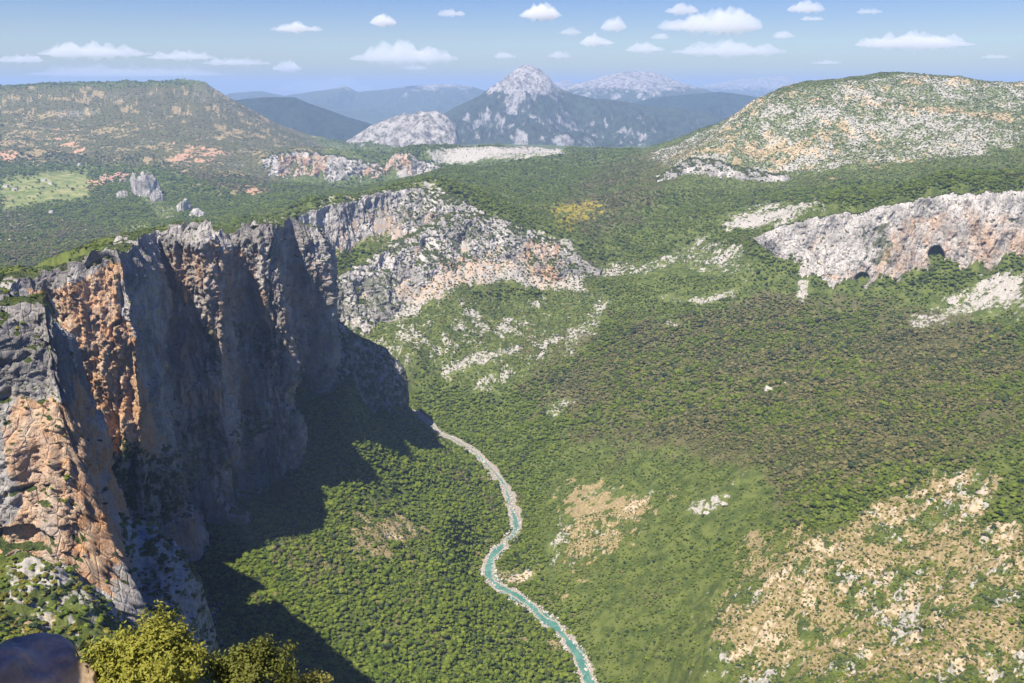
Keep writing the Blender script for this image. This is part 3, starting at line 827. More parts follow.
for q_, k_ in enumerate(np.linspace(-1, 1, NB)):
    wv = 8.0 + 5.5 * fbm(rivf[:, 0] / 40, rivf[:, 1] / 40, 4.0 + np.sign(k_), 2, 5) + 3.0 * smooth(rivf[:, 1], 1120, 1220)
    off = nr * (wv * k_ + BSH)[:, None]
    xy = rivf + off
    zz = 0.35 + 0.9 * abs(k_) ** 2 - 0.35 * (1 - abs(k_)) + fbm(xy[:, 0] / 5, xy[:, 1] / 5, 0, 3, 6) * 0.5
    zz = zz - (0.8 if abs(k_) == 1 else 0)
    rowsw.append(np.concatenate([xy, zz[:, None]], 1))
gb = grid_mesh('river_bank', np.stack(rowsw, 0), flip=True)
M['gravel'] = mat_plain('pale_gravel', (0.29, 0.26, 0.21), nscale=0.5, var=0.3, bump=0.8)
tag(link('river_bank', gb, M['gravel']), 'pale gravel bed on both sides of the river', 'river bank', kind='structure')

# ------------------------------------------------------------------ far mountains
def mountain(label, rows, Y, zb, front, back, mat, amp, wl, pw=1.25, nx=None, cab=1.0, name='mountain'):
    rows = np.array(rows, float)
    u = np.arange(rows[0, 0], rows[-1, 0], 0.9 if nx is None else nx)
    v = np.interp(u, rows[:, 0], rows[:, 1])
    Yc = np.interp(u, rows[:, 0], rows[:, 2]) if rows.shape[1] > 2 else np.full(u.shape, float(Y))
    X, Yc, Z = at(u, v, Yc)
    J = []
    nf = int(front / (Y * 0.0022)) + 8
    for j in np.concatenate([np.linspace(-1, 0, max(6, nf // 3))[:-1], np.linspace(0, 1, nf)]):
        a = abs(j)
        hh = (1 - a) ** pw
        yy = Yc - (front if j > 0 else back) * j * (1 if j > 0 else 1)
        zz = zb + (Z - zb) * hh
        env = np.minimum(1.0, a * 5) * (1 - a * 0.5) * np.clip((Z - zb) / 300.0, 0.1, 1.5)
        xx = X + 0 * yy
        zz = zz + (ridged(xx / wl, yy / wl, 0.5, 6, 3 + int(Y) % 97, 0.58) - 0.86) * amp * 1.15 * env + fbm(xx / wl * 4, yy / wl * 4, 0, 3, 4) * amp * 0.16 * cab * (0.25 + 0.75 * np.minimum(1, a * 5))
        J.append(np.stack([xx, yy, zz], 1))
    me = grid_mesh(name, np.stack(J, 0), flip=False)
    return tag(link(name, me, mat), label, 'mountain', kind='structure')

M['m_rock'] = mat_mountain('pale_rocky_mountain', (0.42, 0.40, 0.37), (0.060, 0.075, 0.035), 80, 480, 0.62)
M['m_peak'] = mat_mountain('grey_peak_over_forest', (0.42, 0.40, 0.38), (0.038, 0.050, 0.034), 480, 780, 0.46)
M['m_dark'] = mat_mountain('dark_forested_mountain', (0.30, 0.28, 0.25), (0.022, 0.036, 0.026), 300, 1500, 0.25)
M['m_blue'] = mat_mountain('far_bare_mountain', (0.36, 0.34, 0.32), (0.045, 0.06, 0.035), 300, 900, 0.40)
mountain('far bluish ridge with pale summit to the left of the central peak', [(215, 100), (230, 93), (262, 91), (285, 96), (310, 92), (330, 89), (345, 85.5), (358, 92), (380, 90), (410, 86), (440, 84), (470, 86), (490, 92), (520, 100)], 19000, 0, 5000, 4000, M['m_blue'], 330, 2600)
mountain('dark blue wooded hill behind the shoulder of the left massif', [(190, 104), (215, 102), (238, 100), (262, 97.5), (282, 96.5), (295, 97), (308, 103), (325, 109), (345, 116), (370, 124), (400, 134), (420, 142)], 9500, 20, 2600, 2500, M['m_dark'], 260, 1500)
mountain('pale bare limestone dome below the central peak', [(318, 158), (335, 148), (355, 136), (372, 125), (390, 118), (405, 113), (412, 115), (420, 111), (438, 111), (448, 117), (456, 128), (460, 142), (464, 150)], 6300, 60, 900, 900, M['m_rock'], 130, 420, pw=0.8)
mountain('pointed grey rocky peak rising over forested slopes', [(420, 128), (440, 116), (455, 107), (468, 101), (478, 97), (488, 89), (498, 83), (508, 75), (518, 68), (524, 65), (531, 66), (540, 70), (550, 78), (557, 87), (575, 95), (600, 99), (640, 104), (680, 108), (720, 116), (760, 125)], 9800, 60, 2500, 2200, M['m_peak'], 330, 900, pw=1.2)
mountain('dark blue ridge under the far rocky plateau', [(540, 110), (580, 108), (620, 107), (650, 98), (690, 94), (720, 92), (745, 95), (770, 99), (800, 104), (860, 112)], 12000, 40, 2600, 2500, M['m_dark'], 300, 1700)
mountain('far blue plateau mountain with bare pale top', [(545, 96), (558, 92), (575, 84), (592, 80), (610, 74), (632, 71), (650, 72), (665, 76), (680, 82), (700, 88), (730, 96)], 15500, 40, 4000, 3000, M['m_blue'], 330, 1700)
mountain('small pointed blue mountain behind the central peak', [(535, 92), (552, 84), (563, 79.5), (570, 81), (580, 86), (595, 94)], 21000, 100, 4000, 3000, M['m_blue'], 250, 1700)
mountain('most distant blue range on the right', [(650, 95), (690, 88), (715, 83), (740, 79), (762, 77), (785, 76), (800, 82), (820, 78), (838, 79), (860, 86), (900, 92), (960, 92), (1000, 84), (1024, 80), (1080, 82)], 26000, 0, 6000, 4000, M['m_blue'], 400, 2600)
mountain('low blue ridge at the far left of the skyline', [(-80, 92), (-20, 86), (10, 84.5), (25, 85), (60, 92), (110, 100)], 14000, 60, 3000, 2500, M['m_blue'], 250, 1800)

# ------------------------------------------------------------------ trees
M['leaf_green'] = mat_leaf('green_foliage', (0.112, 0.165, 0.018), (0.250, 0.305, 0.040))
M['leaf_brown'] = mat_leaf('olive_brown_foliage', (0.085, 0.100, 0.030), (0.235, 0.205, 0.080), 0.15)
M['leaf_dark'] = mat_leaf('dark_evergreen_foliage', (0.035, 0.058, 0.020), (0.075, 0.100, 0.035), 0.1)
M['leaf_olive'] = mat_leaf('yellow_olive_foliage', (0.15, 0.15, 0.022), (0.27, 0.25, 0.045), 0.3)

def ico(sub_):
    import bmesh
    bm = bmesh.new(); bmesh.ops.create_icosphere(bm, subdivisions=sub_, radius=1.0)
    V = np.array([v.co[:] for v in bm.verts]); Fc = np.array([[v.index for v in f.verts] for f in bm.faces])
    bm.free()
    return V, Fc

def crown_mesh(name, seed, rx=1.0, rz=0.9, lumps=12, leaves=420, ls=0.17, zc=0.9, mat='leaf_green', core=0.80):
    """unit crown: about 2 wide; leaf tufts over several lumps, with a darker ragged core"""
    g = np.random.default_rng(seed)
    V, Fc = ico(2)
    parts_v, parts_f, off = [], [], 0
    cs = []
    for i in range(lumps):
        a = g.uniform(0, 2 * math.pi); el = g.uniform(-0.35, 1.0)
        rr = g.uniform(0.40, 0.74)
        c = np.array([math.cos(a) * rr * math.cos(el), math.sin(a) * rr * math.cos(el), math.sin(el) * rr * 0.9])
        cs.append((c, g.uniform(0.20, 0.42)))
    cs.append((np.zeros(3), 0.62))
    # core
    cv = V * core
    d = np.zeros(len(cv))
    nn = V
    surf = np.max([np.where(True, (nn @ c) + np.sqrt(np.maximum(0, r_ * r_ - (np.sum(c * c) - (nn @ c) ** 2))), 0) * ((np.sum(c * c) - (nn @ c) ** 2) < r_ * r_) for c, r_ in cs], 0)
    surf = np.maximum(surf, 0.5)
    cv = V * (surf * 0.9)[:, None] * (1 + g.uniform(-0.08, 0.08, len(V)))[:, None]
    parts_v.append(cv); parts_f.append(Fc); off = len(cv)
    # tufts
    per = leaves
    ci = g.integers(0, len(cs) - 1, per)
    dirs = g.normal(size=(per, 3)); dirs[:, 2] = dirs[:, 2] * 0.9 + 0.25
    dirs /= np.linalg.norm(dirs, axis=1, keepdims=True)
    C0 = np.array([c for c, r_ in cs]); R0 = np.array([r_ for c, r_ in cs])
    P = C0[ci] + dirs * (R0[ci] * g.uniform(0.85, 1.12, per))[:, None]
    nrm = dirs + g.normal(size=(per, 3)) * 0.55; nrm /= np.linalg.norm(nrm, axis=1, keepdims=True)
    t1 = np.cross(nrm, g.normal(size=(per, 3))); t1 /= np.linalg.norm(t1, axis=1, keepdims=True)
    t2 = np.cross(nrm, t1)
    sz = g.uniform(0.6, 1.35, per)[:, None] * ls
    a = P + t1 * sz; b = P - t1 * sz * 0.6 + t2 * sz * 0.8; c = P - t1 * sz * 0.5 - t2 * sz * 0.8
    VV = np.stack([a, b, c], 1).reshape(-1, 3)
    FF = np.arange(per * 3).reshape(-1, 3) + off
    parts_v.append(VV); parts_f.append(FF)
    V2 = np.concatenate(parts_v) * np.array([rx, rx, rz]); V2[:, 2] += zc
    me = mesh_np(name, V2, np.concatenate(parts_f), False)
    me.materials.append(M[mat])
    return me

def trunk_mesh(name, seed, h=0.9, r=0.06):
    g = np.random.default_rng(seed)
    V, Fc = [], []
    def limb(a, b, ra, rb, nseg=3, k=6):
        base = len(V)
        a = np.array(a, float); b = np.array(b, float)
        dd = (b - a) / np.linalg.norm(b - a); s_ = np.cross(dd, [0.3, 0.9, 0.1]); s_ /= np.linalg.norm(s_); t_ = np.cross(dd, s_)
        for i in range(nseg + 1):
            f = i / nseg; c = a + (b - a) * f + (g.normal(size=3) * 0.02 if 0 < i < nseg else 0)
            rr = ra + (rb - ra) * f
            for q in range(k):
                an = 2 * math.pi * q / k
                V.append(c + s_ * math.cos(an) * rr + t_ * math.sin(an) * rr)
        for i in range(nseg):
            for q in range(k):
                Fc.append([base + i * k + q, base + i * k + (q + 1) % k, base + (i + 1) * k + (q + 1) % k, base + (i + 1) * k + q])
    limb((0, 0, -0.6), (0.03, 0.02, h * 0.7), r * 1.5, r)
    for i in range(4):
        an = i * 1.6 + g.uniform(0, 0.6)
        limb((0.03, 0.02, h * g.uniform(0.45, 0.7)), (math.cos(an) * 0.45, math.sin(an) * 0.45, h * g.uniform(1.0, 1.3)), r * 0.7, r * 0.25)
    me = mesh_np(name, np.array(V), np.array(Fc))
    me.materials.append(M['bark'])
    return me

CR = {
 'green': [crown_mesh('crown', 11, rz=0.72, lumps=17, leaves=560, ls=0.13), crown_mesh('crown', 12, rz=0.85, lumps=14, leaves=560, ls=0.13), crown_mesh('crown', 13, rz=0.62, lumps=20, leaves=560, ls=0.13)],
 'brown': [crown_mesh('crown', 21, mat='leaf_brown', rz=0.7, lumps=15, leaves=520, ls=0.12), crown_mesh('crown', 22, mat='leaf_brown', rz=0.85, lumps=12, leaves=480, ls=0.12)],
 'dark': [crown_mesh('crown', 31, mat='leaf_dark', rz=0.95), crown_mesh('crown', 32, mat='leaf_dark', rz=0.8)],
 'scrub': [crown_mesh('foliage', 41, mat='leaf_green', rz=0.62, lumps=9, zc=0.35), crown_mesh('foliage', 42, mat='leaf_dark', rz=0.6, lumps=8, zc=0.3)],
 'olive': [crown_mesh('foliage', 43, mat='leaf_olive', rz=0.6, lumps=9, zc=0.35)],
}
TRK = trunk_mesh('trunk', 5)
STEM = trunk_mesh('stem', 6, 0.4, 0.04)

# plan outline of the rock wall, to tell plateau from valley
wx = np.array([r_[0] for r_ in WALL]); wy = np.array([r_[1] for r_ in WALL])
def near_line(X, Y, rows, which=0):
    best = np.full(X.shape, 1e9); side = np.zeros(X.shape)
    A = np.array(rows)[:, (3 * which, 3 * which + 1)]
    for i in range(len(A) - 1):
        a = A[i]; d = A[i + 1] - a; L = (d ** 2).sum() + 1e-9
        tt = np.clip(((X - a[0]) * d[0] + (Y - a[1]) * d[1]) / L, 0, 1)
        ds_ = np.hypot(X - a[0] - tt * d[0], Y - a[1] - tt * d[1])
        sd = d[1] * (X - a[0]) - d[0] * (Y - a[1])
        side = np.where(ds_ < best, sd, side); best = np.minimum(best, ds_)
    return best, side

def jgrid(y0, y1, sp):
    xs = np.arange(-0.78 * y1, 0.84 * y1, sp); ys = np.arange(y0, y1, sp)
    X, Y = np.meshgrid(xs, ys)
    X = X + rng.uniform(-0.46, 0.46, X.shape) * sp; Y = Y + rng.uniform(-0.46, 0.46, X.shape) * sp
    m = (X > -0.74 * Y) & (X < 0.84 * Y)
    return X[m], Y[m]

def slope_at(X, Y):
    e = 6.0
    return np.hypot(ground_z(X + e, Y) - ground_z(X - e, Y), ground_z(X, Y + e) - ground_z(X, Y - e)) / (2 * e)

PTS = {'green': [], 'brown': [], 'dark': [], 'scrub': [], 'olive': []}
def place(y0, y1, sp, size):
    X, Y = jgrid(y0, y1, sp)
    Z = ground_z(X, Y)
    u, v = proj(X, Y, Z)
    m = (u > -120) & (u < 1190) & (v < 760) & (v > 60)
    X, Y, Z, u, v = X[m], Y[m], Z[m], u[m], v[m]
    ga = paint('grassy', X, Y, Z)
    rk0 = paint('rock', X, Y, Z); rk = broken('rock', X, Y, Z, 300) * np.where(Y > 2500, 0.16, 0.30) + rk0 * 0.95; rk = np.maximum(rk, paint('scar', X, Y, Z, 5.0, 7.0)); br = paint('brown', X, Y, Z); dr0 = paint('dry', X, Y, Z); dr_ = broken('dry', X, Y, Z, 343)
    md = paint('meadow', X, Y, Z) + paint('earth', X, Y, Z) + paint('broom', X, Y, Z) * 0.7
    sl = slope_at(X, Y)
    clump = fbm(X / 45, Y / 45, 0, 3, 61); big = fbm(X / 190, Y / 190, 0, 3, 62)
    rnd = rng.uniform(0, 1, X.shape)
    dens = 1.0 - ga * 0.35 - rk * 0.95 - dr_ * 0.42 - md * 0.95
    dens = dens - smooth(sl, 1.5, 2.3) * 0.8 - np.where((u < 400) & (Y > 4300), 0.35, 0)
    dens = dens - np.where(clump < -0.45, 0.5, 0)
    gaps = np.clip((-big - 0.35) * 2, 0, 0.45); dens = dens - gaps
    keep = (rnd < dens) & (river_dist(X, Y) > 9.5 + fbm(X / 30, Y / 30, 0, 2, 8) * 5)
    for rows in (WALL, RIGHT, RIBU, RIBL, SPUR, HILLC, FARC):
        for wch in (0, 1):
            b, sd = near_line(X, Y, rows, wch)
            keep &= b > (3 if wch else 6)
    b, sd = near_line(X, Y, BUTT, 1); keep &= ~((b < 8) | ((b < 60) & (sd < 0)))
    plateau = (u < 345) & (Y < 1300) & (Z > 360)
    lowl = (rk > 0.2) | (dr_ > 0.3) | (dr0 > 0.4) | (rk0 > 0.33) | plateau | ((Y > 2450) & (v < 190) & (u > 640))
    kr = rng.uniform(0, 1, X.shape)
    isb = (br + big * 0.8 + clump * 0.55 + (kr - 0.5) * 0.8) > 0.55
    isd = (kr > 0.93)
    s = size * (0.48 + 0.8 * rng.uniform(0, 1, X.shape) ** 1.4) * (1 + clump * 0.35) * np.where(rng.uniform(0, 1, X.shape) > 0.9, 1.35, 1.0)
    s = s * (1 - 0.42 * ga)
    for kd, mm, sc_ in (('scrub', lowl & (kr < 0.85), 0.62), ('olive', lowl & (kr >= 0.85), 0.55), ('dark', ~lowl & isd, 1.05), ('brown', ~lowl & ~isd & isb, 0.95), ('green', ~lowl & ~isd & ~isb, 1.0)):
        q = keep & mm
        PTS[kd].append(np.stack([X[q], Y[q], Z[q], s[q] * sc_, u[q], v[q]], 1))
place(225, 1250, 3.8, 2.9)
place(1250, 2100, 5.0, 3.6)
place(2100, 3600, 8.0, 4.6)
place(3600, 5000, 13.0, 6.5)
place(5000, 7000, 20.0, 6.0)
def extra(y0, y1, sp, smin, smax, cond, frac, gap=4):
    """tussocks, dwarf shrubs and other low plants between the trees"""
    X, Y = jgrid(y0, y1, sp); Z = ground_z(X, Y); u, v = proj(X, Y, Z)
    m = (u > -20) & (u < 1045) & (v < 720)
    X, Y, Z, u, v = X[m], Y[m], Z[m], u[m], v[m]
    m = cond(X, Y, Z, u, v) & (rng.uniform(0, 1, X.shape) < frac + 0.5 * fbm(X / 22, Y / 22, 0, 3, 90))
    for rows in (WALL, BUTT):
        for wch in (0, 1):
            b, sd_ = near_line(X, Y, rows, wch); m &= b > gap
    X, Y, Z, u, v = X[m], Y[m], Z[m], u[m], v[m]
    s_ = rng.uniform(smin, smax, X.shape); kr = rng.uniform(0, 1, X.shape)
    for kd, mm in (('olive', kr < 0.4), ('scrub', kr >= 0.4)):
        PTS[kd].append(np.stack([X[mm], Y[mm], Z[mm], s_[mm], u[mm], v[mm]], 1))
extra(400, 1100, 2.8, 0.7, 1.7, lambda X, Y, Z, u, v: (paint('dry', X, Y, Z) > 0.2) & (u > 300), 0.62)
extra(1450, 2300, 4.6, 1.3, 2.8, lambda X, Y, Z, u, v: (u > 320) & (u < 640) & (v > 250) & (v < 400) & (paint('scar', X, Y, Z, 5.0, 7.0) < 0.3), 0.55)
extra(690, 1420, 4.0, 1.2, 2.8, lambda X, Y, Z, u, v: (u > 110) & (u < 350) & (v > 400) & (v < 610) & (line_info(X, Y, WALL, 1)[0] < -1.5), 0.85, -1)
extra(380, 760, 3.6, 1.0, 2.6, lambda X, Y, Z, u, v: (u > 112) & (u < 225) & (v > 500) & (v < 690), 0.75, 0)
extra(225, 440, 2.4, 0.8, 2.1, lambda X, Y, Z, u, v: (u < 170) & (v > 535), 0.6)
extra(380, 660, 4.0, 1.2, 2.6, lambda X, Y, Z, u, v: (u < 70) & (Z > 440), 0.9, 2)
extra(2500, 3700, 7.0, 1.6, 3.6, lambda X, Y, Z, u, v: (u > 640) & (v < 190), 0.40)
extra(4200, 6500, 15.0, 3.0, 6.0, lambda X, Y, Z, u, v: (u < 400), 0.22)
# plants rooted on the ledges and brows of the cliffs
for P_, ds_c in CLIFF_PTS:
    m = rng.uniform(0, 1, len(P_)) < np.clip(0.055 * ds_c ** 2 * (0.75 + 1.1 * fbm(P_[:, 0] / 25, P_[:, 1] / 25, P_[:, 2] / 25, 3, 55)), 0, 1)
    P_ = P_[m]
    u, v = proj(P_[:, 0], P_[:, 1], P_[:, 2])
    m = (u > -20) & (u < 1045) & (v < 700)
    P_, u, v = P_[m], u[m], v[m]
    s_ = rng.uniform(0.7, 2.1, len(P_)) * np.clip(P_[:, 1] / 1300, 0.8, 2.5); kr = rng.uniform(0, 1, len(P_))
    for kd, mm in (('olive', kr < 0.3), ('scrub', kr >= 0.3)):
        PTS[kd].append(np.stack([P_[mm, 0], P_[mm, 1], P_[mm, 2], s_[mm], u[mm], v[mm]], 1))
for kd in PTS:
    PTS[kd] = np.concatenate(PTS[kd])
    print('PTS', kd, len(PTS[kd]))

# which of the near ones does the camera see
bpy.context.view_layer.update()
dg = bpy.context.evaluated_depsgraph_get()
def seen(x, y, z, top):
    o = Vector((0, 0, ZC)); t = Vector((x, y, z + top)); d = t - o; L = d.length; d.normalize()
    hit, loc, *_ = scene.ray_cast(dg, o, d, distance=L - top * 0.5)
    return not hit

def take(kd, nmax, cond=None):
    """split off the nmax largest seen points of a kind"""
    P = PTS[kd]
    rng_ = np.sqrt(P[:, 0] ** 2 + P[:, 1] ** 2 + (P[:, 2] - ZC) ** 2)
    order = np.argsort(-P[:, 3] / rng_)
    got = []
    for i in order:
        x, y, z, s, u, v = P[i]
        if not (-5 < u < 1029 and v < 686): continue
        if cond is not None and not cond(P[i]): continue
        if seen(x, y, z, s * 1.5):
            got.append(i)
            if len(got) >= nmax: break
    out = P[got]
    PTS[kd] = np.delete(P, got, 0)
    return out

def region(x, y, z, u, v):
    rdv = river_dist(np.array([x]), np.array([y]))[0]
    xr = np.interp(y, rivf[:, 1], rivf[:, 0])
    if x > xr:
        return 'right'
    return 'left'

protos = {}
def make_tree(kd, vi, name, tm, low=False):
    key = (kd, vi)
    t = empty(name)
    c = link('crown' if not low else 'foliage', CR[kd][vi], None, t)
    s_ = link('trunk' if not low else 'stem', tm, None, t)
    return t, c, s_

SRC = {}
def individuals(kd, P, labels, cat, name, group, low=False):
    for i, (x, y, z, s, u, v) in enumerate(P):
        vi = i % len(CR[kd])
        t, c, s_ = make_tree(kd, vi, name, STEM if low else TRK, low)
        t.location = (x, y, z - s * 0.15)
        t.rotation_euler = (random.uniform(-.06, .06), random.uniform(-.06, .06), random.uniform(0, 6.28))
        t.scale = (s, s, s * random.uniform(0.85, 1.15))
        lab, grp = labels(x, y, z, u, v)
        tag(t, lab, cat, grp)
        SRC.setdefault((kd, vi), c)


def where(x, y, z, u, v):
    rdv = river_dist(np.array([x]), np.array([y]))[0]
    if region(x, y, z, u, v) == 'left':
        if rdv < 26: return 'overhanging the left edge of the turquoise river'
        if u < 345: return 'at the tip of the wall shadow, just above the near bushes' if v > 640 else 'in or beside the dark shadow of the wall, below its lit gap' if v > 560 else 'in or beside the dark shadow of the wall, above its lit gap'
        if v > 655: return 'in the lowest strip of forest between the near bushes and the river'
        if v > 600: return 'in the forest just above the lowest strip left of the river'
        if v > 540: return 'in the forest midway up the left bank, below the small scree patch'
        return 'in the forest left of the river, beside or above the small scree patch'
    if rdv < 26: return 'overhanging the right edge of the turquoise river'
    if u > 960: return 'above the big scree at the right border'
    if u > 840: return 'along the upper rim of the big lower right scree'
    if u > 690: return 'between the big scree and the green slope to its left'
    if v > 600: return 'on the steep slope directly right of the lower river'
    return 'on the slope right of the river below the brown wood'
KINDW = {'green': 'bright green broadleaf tree', 'brown': 'olive brown broadleaf tree', 'dark': 'dark green evergreen tree'}
def labeller(kd):
    def f(x, y, z, u, v):
        w = where(x, y, z, u, v)
        t = KINDW[kd] + ' ' + w
        if len(t.split()) > 16: t = t.replace('broadleaf ', '')
        if len(t.split()) > 16: t = t.replace('bright ', '').replace('dark green ', '')
        if len(t.split()) > 16: t = t.replace('turquoise ', '').replace(' small', '')
        return t, KINDW[kd] + 's ' + w
    return f
lab_green, lab_brown, lab_dark = labeller('green'), labeller('brown'), labeller('dark')
def lab_scrub(x, y, z, u, v, kd='green'):
    w = 'round green' if kd == 'green' else 'yellowish'
    if u < 175 and y < 560:
        q = 'right under the orange buttress' if v < 590 else 'behind the shaded near boulder' if u < 55 else 'between the near boulder and bush' if u < 100 else 'beside the foot of the buttress corner'
        if z > 430: q = 'on the flat top of the orange buttress'
        return w + ' shrub on pale rocks ' + q, w + ' shrubs ' + q
    if u < 345 and z > 300:
        q = 'above the orange face' if u < 135 else 'beyond the corner of the wall'
        return w + ' shrub along the top of the long wall, ' + q, w + ' shrubs on the wall top ' + q
    if u > 600:
        q = 'left part' if u < 780 else 'middle' if u < 900 else 'right part'
        r_ = 'upper' if v < 560 else 'lower'
        return w + ' shrub dotting the ' + r_ + ' ' + q + ' of the big scree slope', w + ' shrubs in the ' + r_ + ' ' + q + ' of the scree'
    return w + ' shrub rooted on the grey rocks of the gorge side', w + ' shrubs on the gorge side'
def lab_olive(x, y, z, u, v): return lab_scrub(x, y, z, u, v, 'olive')
individuals('green', take('green', 200), lab_green, 'tree', 'broadleaf_tree', None)
individuals('brown', take('brown', 70), lab_brown, 'tree', 'broadleaf_tree', None)
individuals('dark', take('dark', 45), lab_dark, 'tree', 'evergreen_tree', None)
individuals('scrub', take('scrub', 240), lab_scrub, 'shrub', 'shrub', None, True)
individuals('olive', take('olive', 50), lab_olive, 'shrub', 'shrub', None, True)

def scatter(name, P, srcs, label, cat, zoff=0.15):
    me = bpy.data.meshes.new(name)
    me.vertices.add(len(P))
    co = P[:, :3].copy(); co[:, 2] -= P[:, 3] * zoff
    me.vertices.foreach_set('co', np.ascontiguousarray(co, np.float32).ravel())
    a = me.attributes.new('size', 'FLOAT', 'POINT'); a.data.foreach_set('value', np.ascontiguousarray(P[:, 3], np.float32))
    a = me.attributes.new('turn', 'FLOAT_VECTOR', 'POINT')
    rr = np.stack([rng.uniform(-.1, .1, len(P)), rng.uniform(-.1, .1, len(P)), rng.uniform(0, 6.28, len(P))], 1)
    a.data.foreach_set('vector', np.ascontiguousarray(rr, np.float32).ravel())
    a = me.attributes.new('which', 'INT', 'POINT'); a.data.foreach_set('value', rng.integers(0, len(srcs), len(P)).astype(np.int32))
    o = link(name, me)
    ng = bpy.data.node_groups.new(name, 'GeometryNodeTree')
    ng.interface.new_socket('Geometry', in_out='INPUT', socket_type='NodeSocketGeometry')
    ng.interface.new_socket('Geometry', in_out='OUTPUT', socket_type='NodeSocketGeometry')
    N = ng.nodes; Lk = ng.links
    gi = N.new('NodeGroupInput'); go = N.new('NodeGroupOutput')
    iop = N.new('GeometryNodeInstanceOnPoints'); iop.inputs['Pick Instance'].default_value = True
    gti = N.new('GeometryNodeJoinGeometry')
    for s_ in reversed(srcs):
        oi = N.new('GeometryNodeObjectInfo'); oi.inputs['Object'].default_value = s_; oi.inputs['As Instance'].default_value = True
        Lk.new(oi.outputs['Geometry'], gti.inputs[0])
    def at_(nm, ty):
        nd = N.new('GeometryNodeInputNamedAttribute'); nd.data_type = ty; nd.inputs[0].default_value = nm
        return nd.outputs[0]
    Lk.new(gi.outputs[0], iop.inputs['Points']); Lk.new(gti.outputs[0], iop.inputs['Instance'])
    Lk.new(at_('which', 'INT'), iop.inputs['Instance Index'])
    er = N.new('FunctionNodeEulerToRotation'); Lk.new(at_('turn', 'FLOAT_VECTOR'), er.inputs[0]); Lk.new(er.outputs[0], iop.inputs['Rotation'])
    Lk.new(at_('size', 'FLOAT'), iop.inputs['Scale'])
    Lk.new(iop.outputs[0], go.inputs[0])
    md = o.modifiers.new('scatter', 'NODES'); md.node_group = ng
    return tag(o, label, cat, kind='stuff')

for kd, nm, lb, ct_ in (('green', 'forest', 'rest of the green forest covering the gorge sides', 'forest'),
                        ('brown', 'forest', 'rest of the olive brown wood on the sunny right slope and plateau', 'forest'),
                        ('dark', 'forest', 'rest of the dark evergreens scattered through the forest', 'forest'),
                        ('scrub', 'scrub_vegetation', 'low green scrub spread over the rocky hillsides and plateau', 'scrub'),
                        ('olive', 'scrub_vegetation', 'yellowish scrub spread over the rocky hillsides', 'scrub')):
    scatter(nm, PTS[kd], [SRC[(kd, i)] for i in range(len(CR[kd]))], lb, ct_)

# ------------------------------------------------------------------ rocks and boulders
def rock_mesh(name, seed, sub_=3, sx=1, sy=1, sz=0.8, rough=0.28):
    V, Fc = ico(sub_)
    g = np.random.default_rng(seed)
    for i in range(9):
        nn = g.normal(size=3); nn /= np.linalg.norm(nn); dd = g.uniform(0.62, 0.9)
        over = V @ nn - dd
        V = V - np.maximum(over, 0)[:, None] * nn
    V = V * (1 + fbm(V[:, 0] * 1.6, V[:, 1] * 1.6, V[:, 2] * 1.6, 4, seed) * rough)[:, None]
    V = V * np.array([sx, sy, sz])
    me = mesh_np(name, V, Fc, sub_ > 3)
    return me
M['stone'] = mat_plain('pale_stone', (0.44, 0.41, 0.36), nscale=0.8, var=0.28, bump=0.5)
M['stone_near'] = mat_plain('grey_near_stone', (0.50, 0.37, 0.23), nscale=2.5, var=0.35, bump=0.06)
RK = [rock_mesh('boulder', 3), rock_mesh('boulder', 4, 3, 1.2, .8, .7), rock_mesh('boulder', 5, 3, .9, 1.2, .9)]
for me in RK: me.materials.append(M['stone'])
# stones along the river
ns = 2600
ti = rng.integers(20, len(rivf) - 30, ns); sd_ = rng.choice([-1.0, 1.0], ns); of = rng.normal(0, 1, ns) * 1.6 + RW[ti] + 1.6
sp_ = rivf[ti] + nr[ti] * (sd_ * of)[:, None] + rng.uniform(-1.5, 1.5, (ns, 2))
rs = rng.uniform(0.3, 1.0, ns) * np.where(rng.uniform(0, 1, ns) > 0.93, 2.4, 1.0)
STONES = np.stack([sp_[:, 0], sp_[:, 1], np.full(ns, 0.9), rs], 1)
def hit(u, v):
    x, y, z = ray(u, v)
    d = Vector((float(x), float(y), float(z))).normalized()
    ok, loc, *_ = scene.ray_cast(dg, Vector((0, 0, ZC)), d)
    return loc if ok else None
def boulder(u, v, wpx, label, sz=1.0, i=0, group=None):
    p_ = hit(u, v)
    if p_ is None: return
    s = wpx / F * p_.length * 0.5
    o = link('boulder', RK[i % 3])
    o.location = p_; o.scale = (s, s, s * sz); o.rotation_euler = (0.2, 0.1, u)
    return tag(o, label, 'boulder', group)

boulder(768, 391, 13, 'pale boulder standing alone among the brownish trees of the right slope', 1.1, 0)
boulder(786, 384, 6, 'smallest stone beside the pale boulder on the right slope', 0.9, 1)
for q in [(706, 513, 8), (724, 504, 9)]:
    boulder(*q, 'flat white rock slab on the green slope above the river', 0.8, 0, 'white slabs on the green slope')

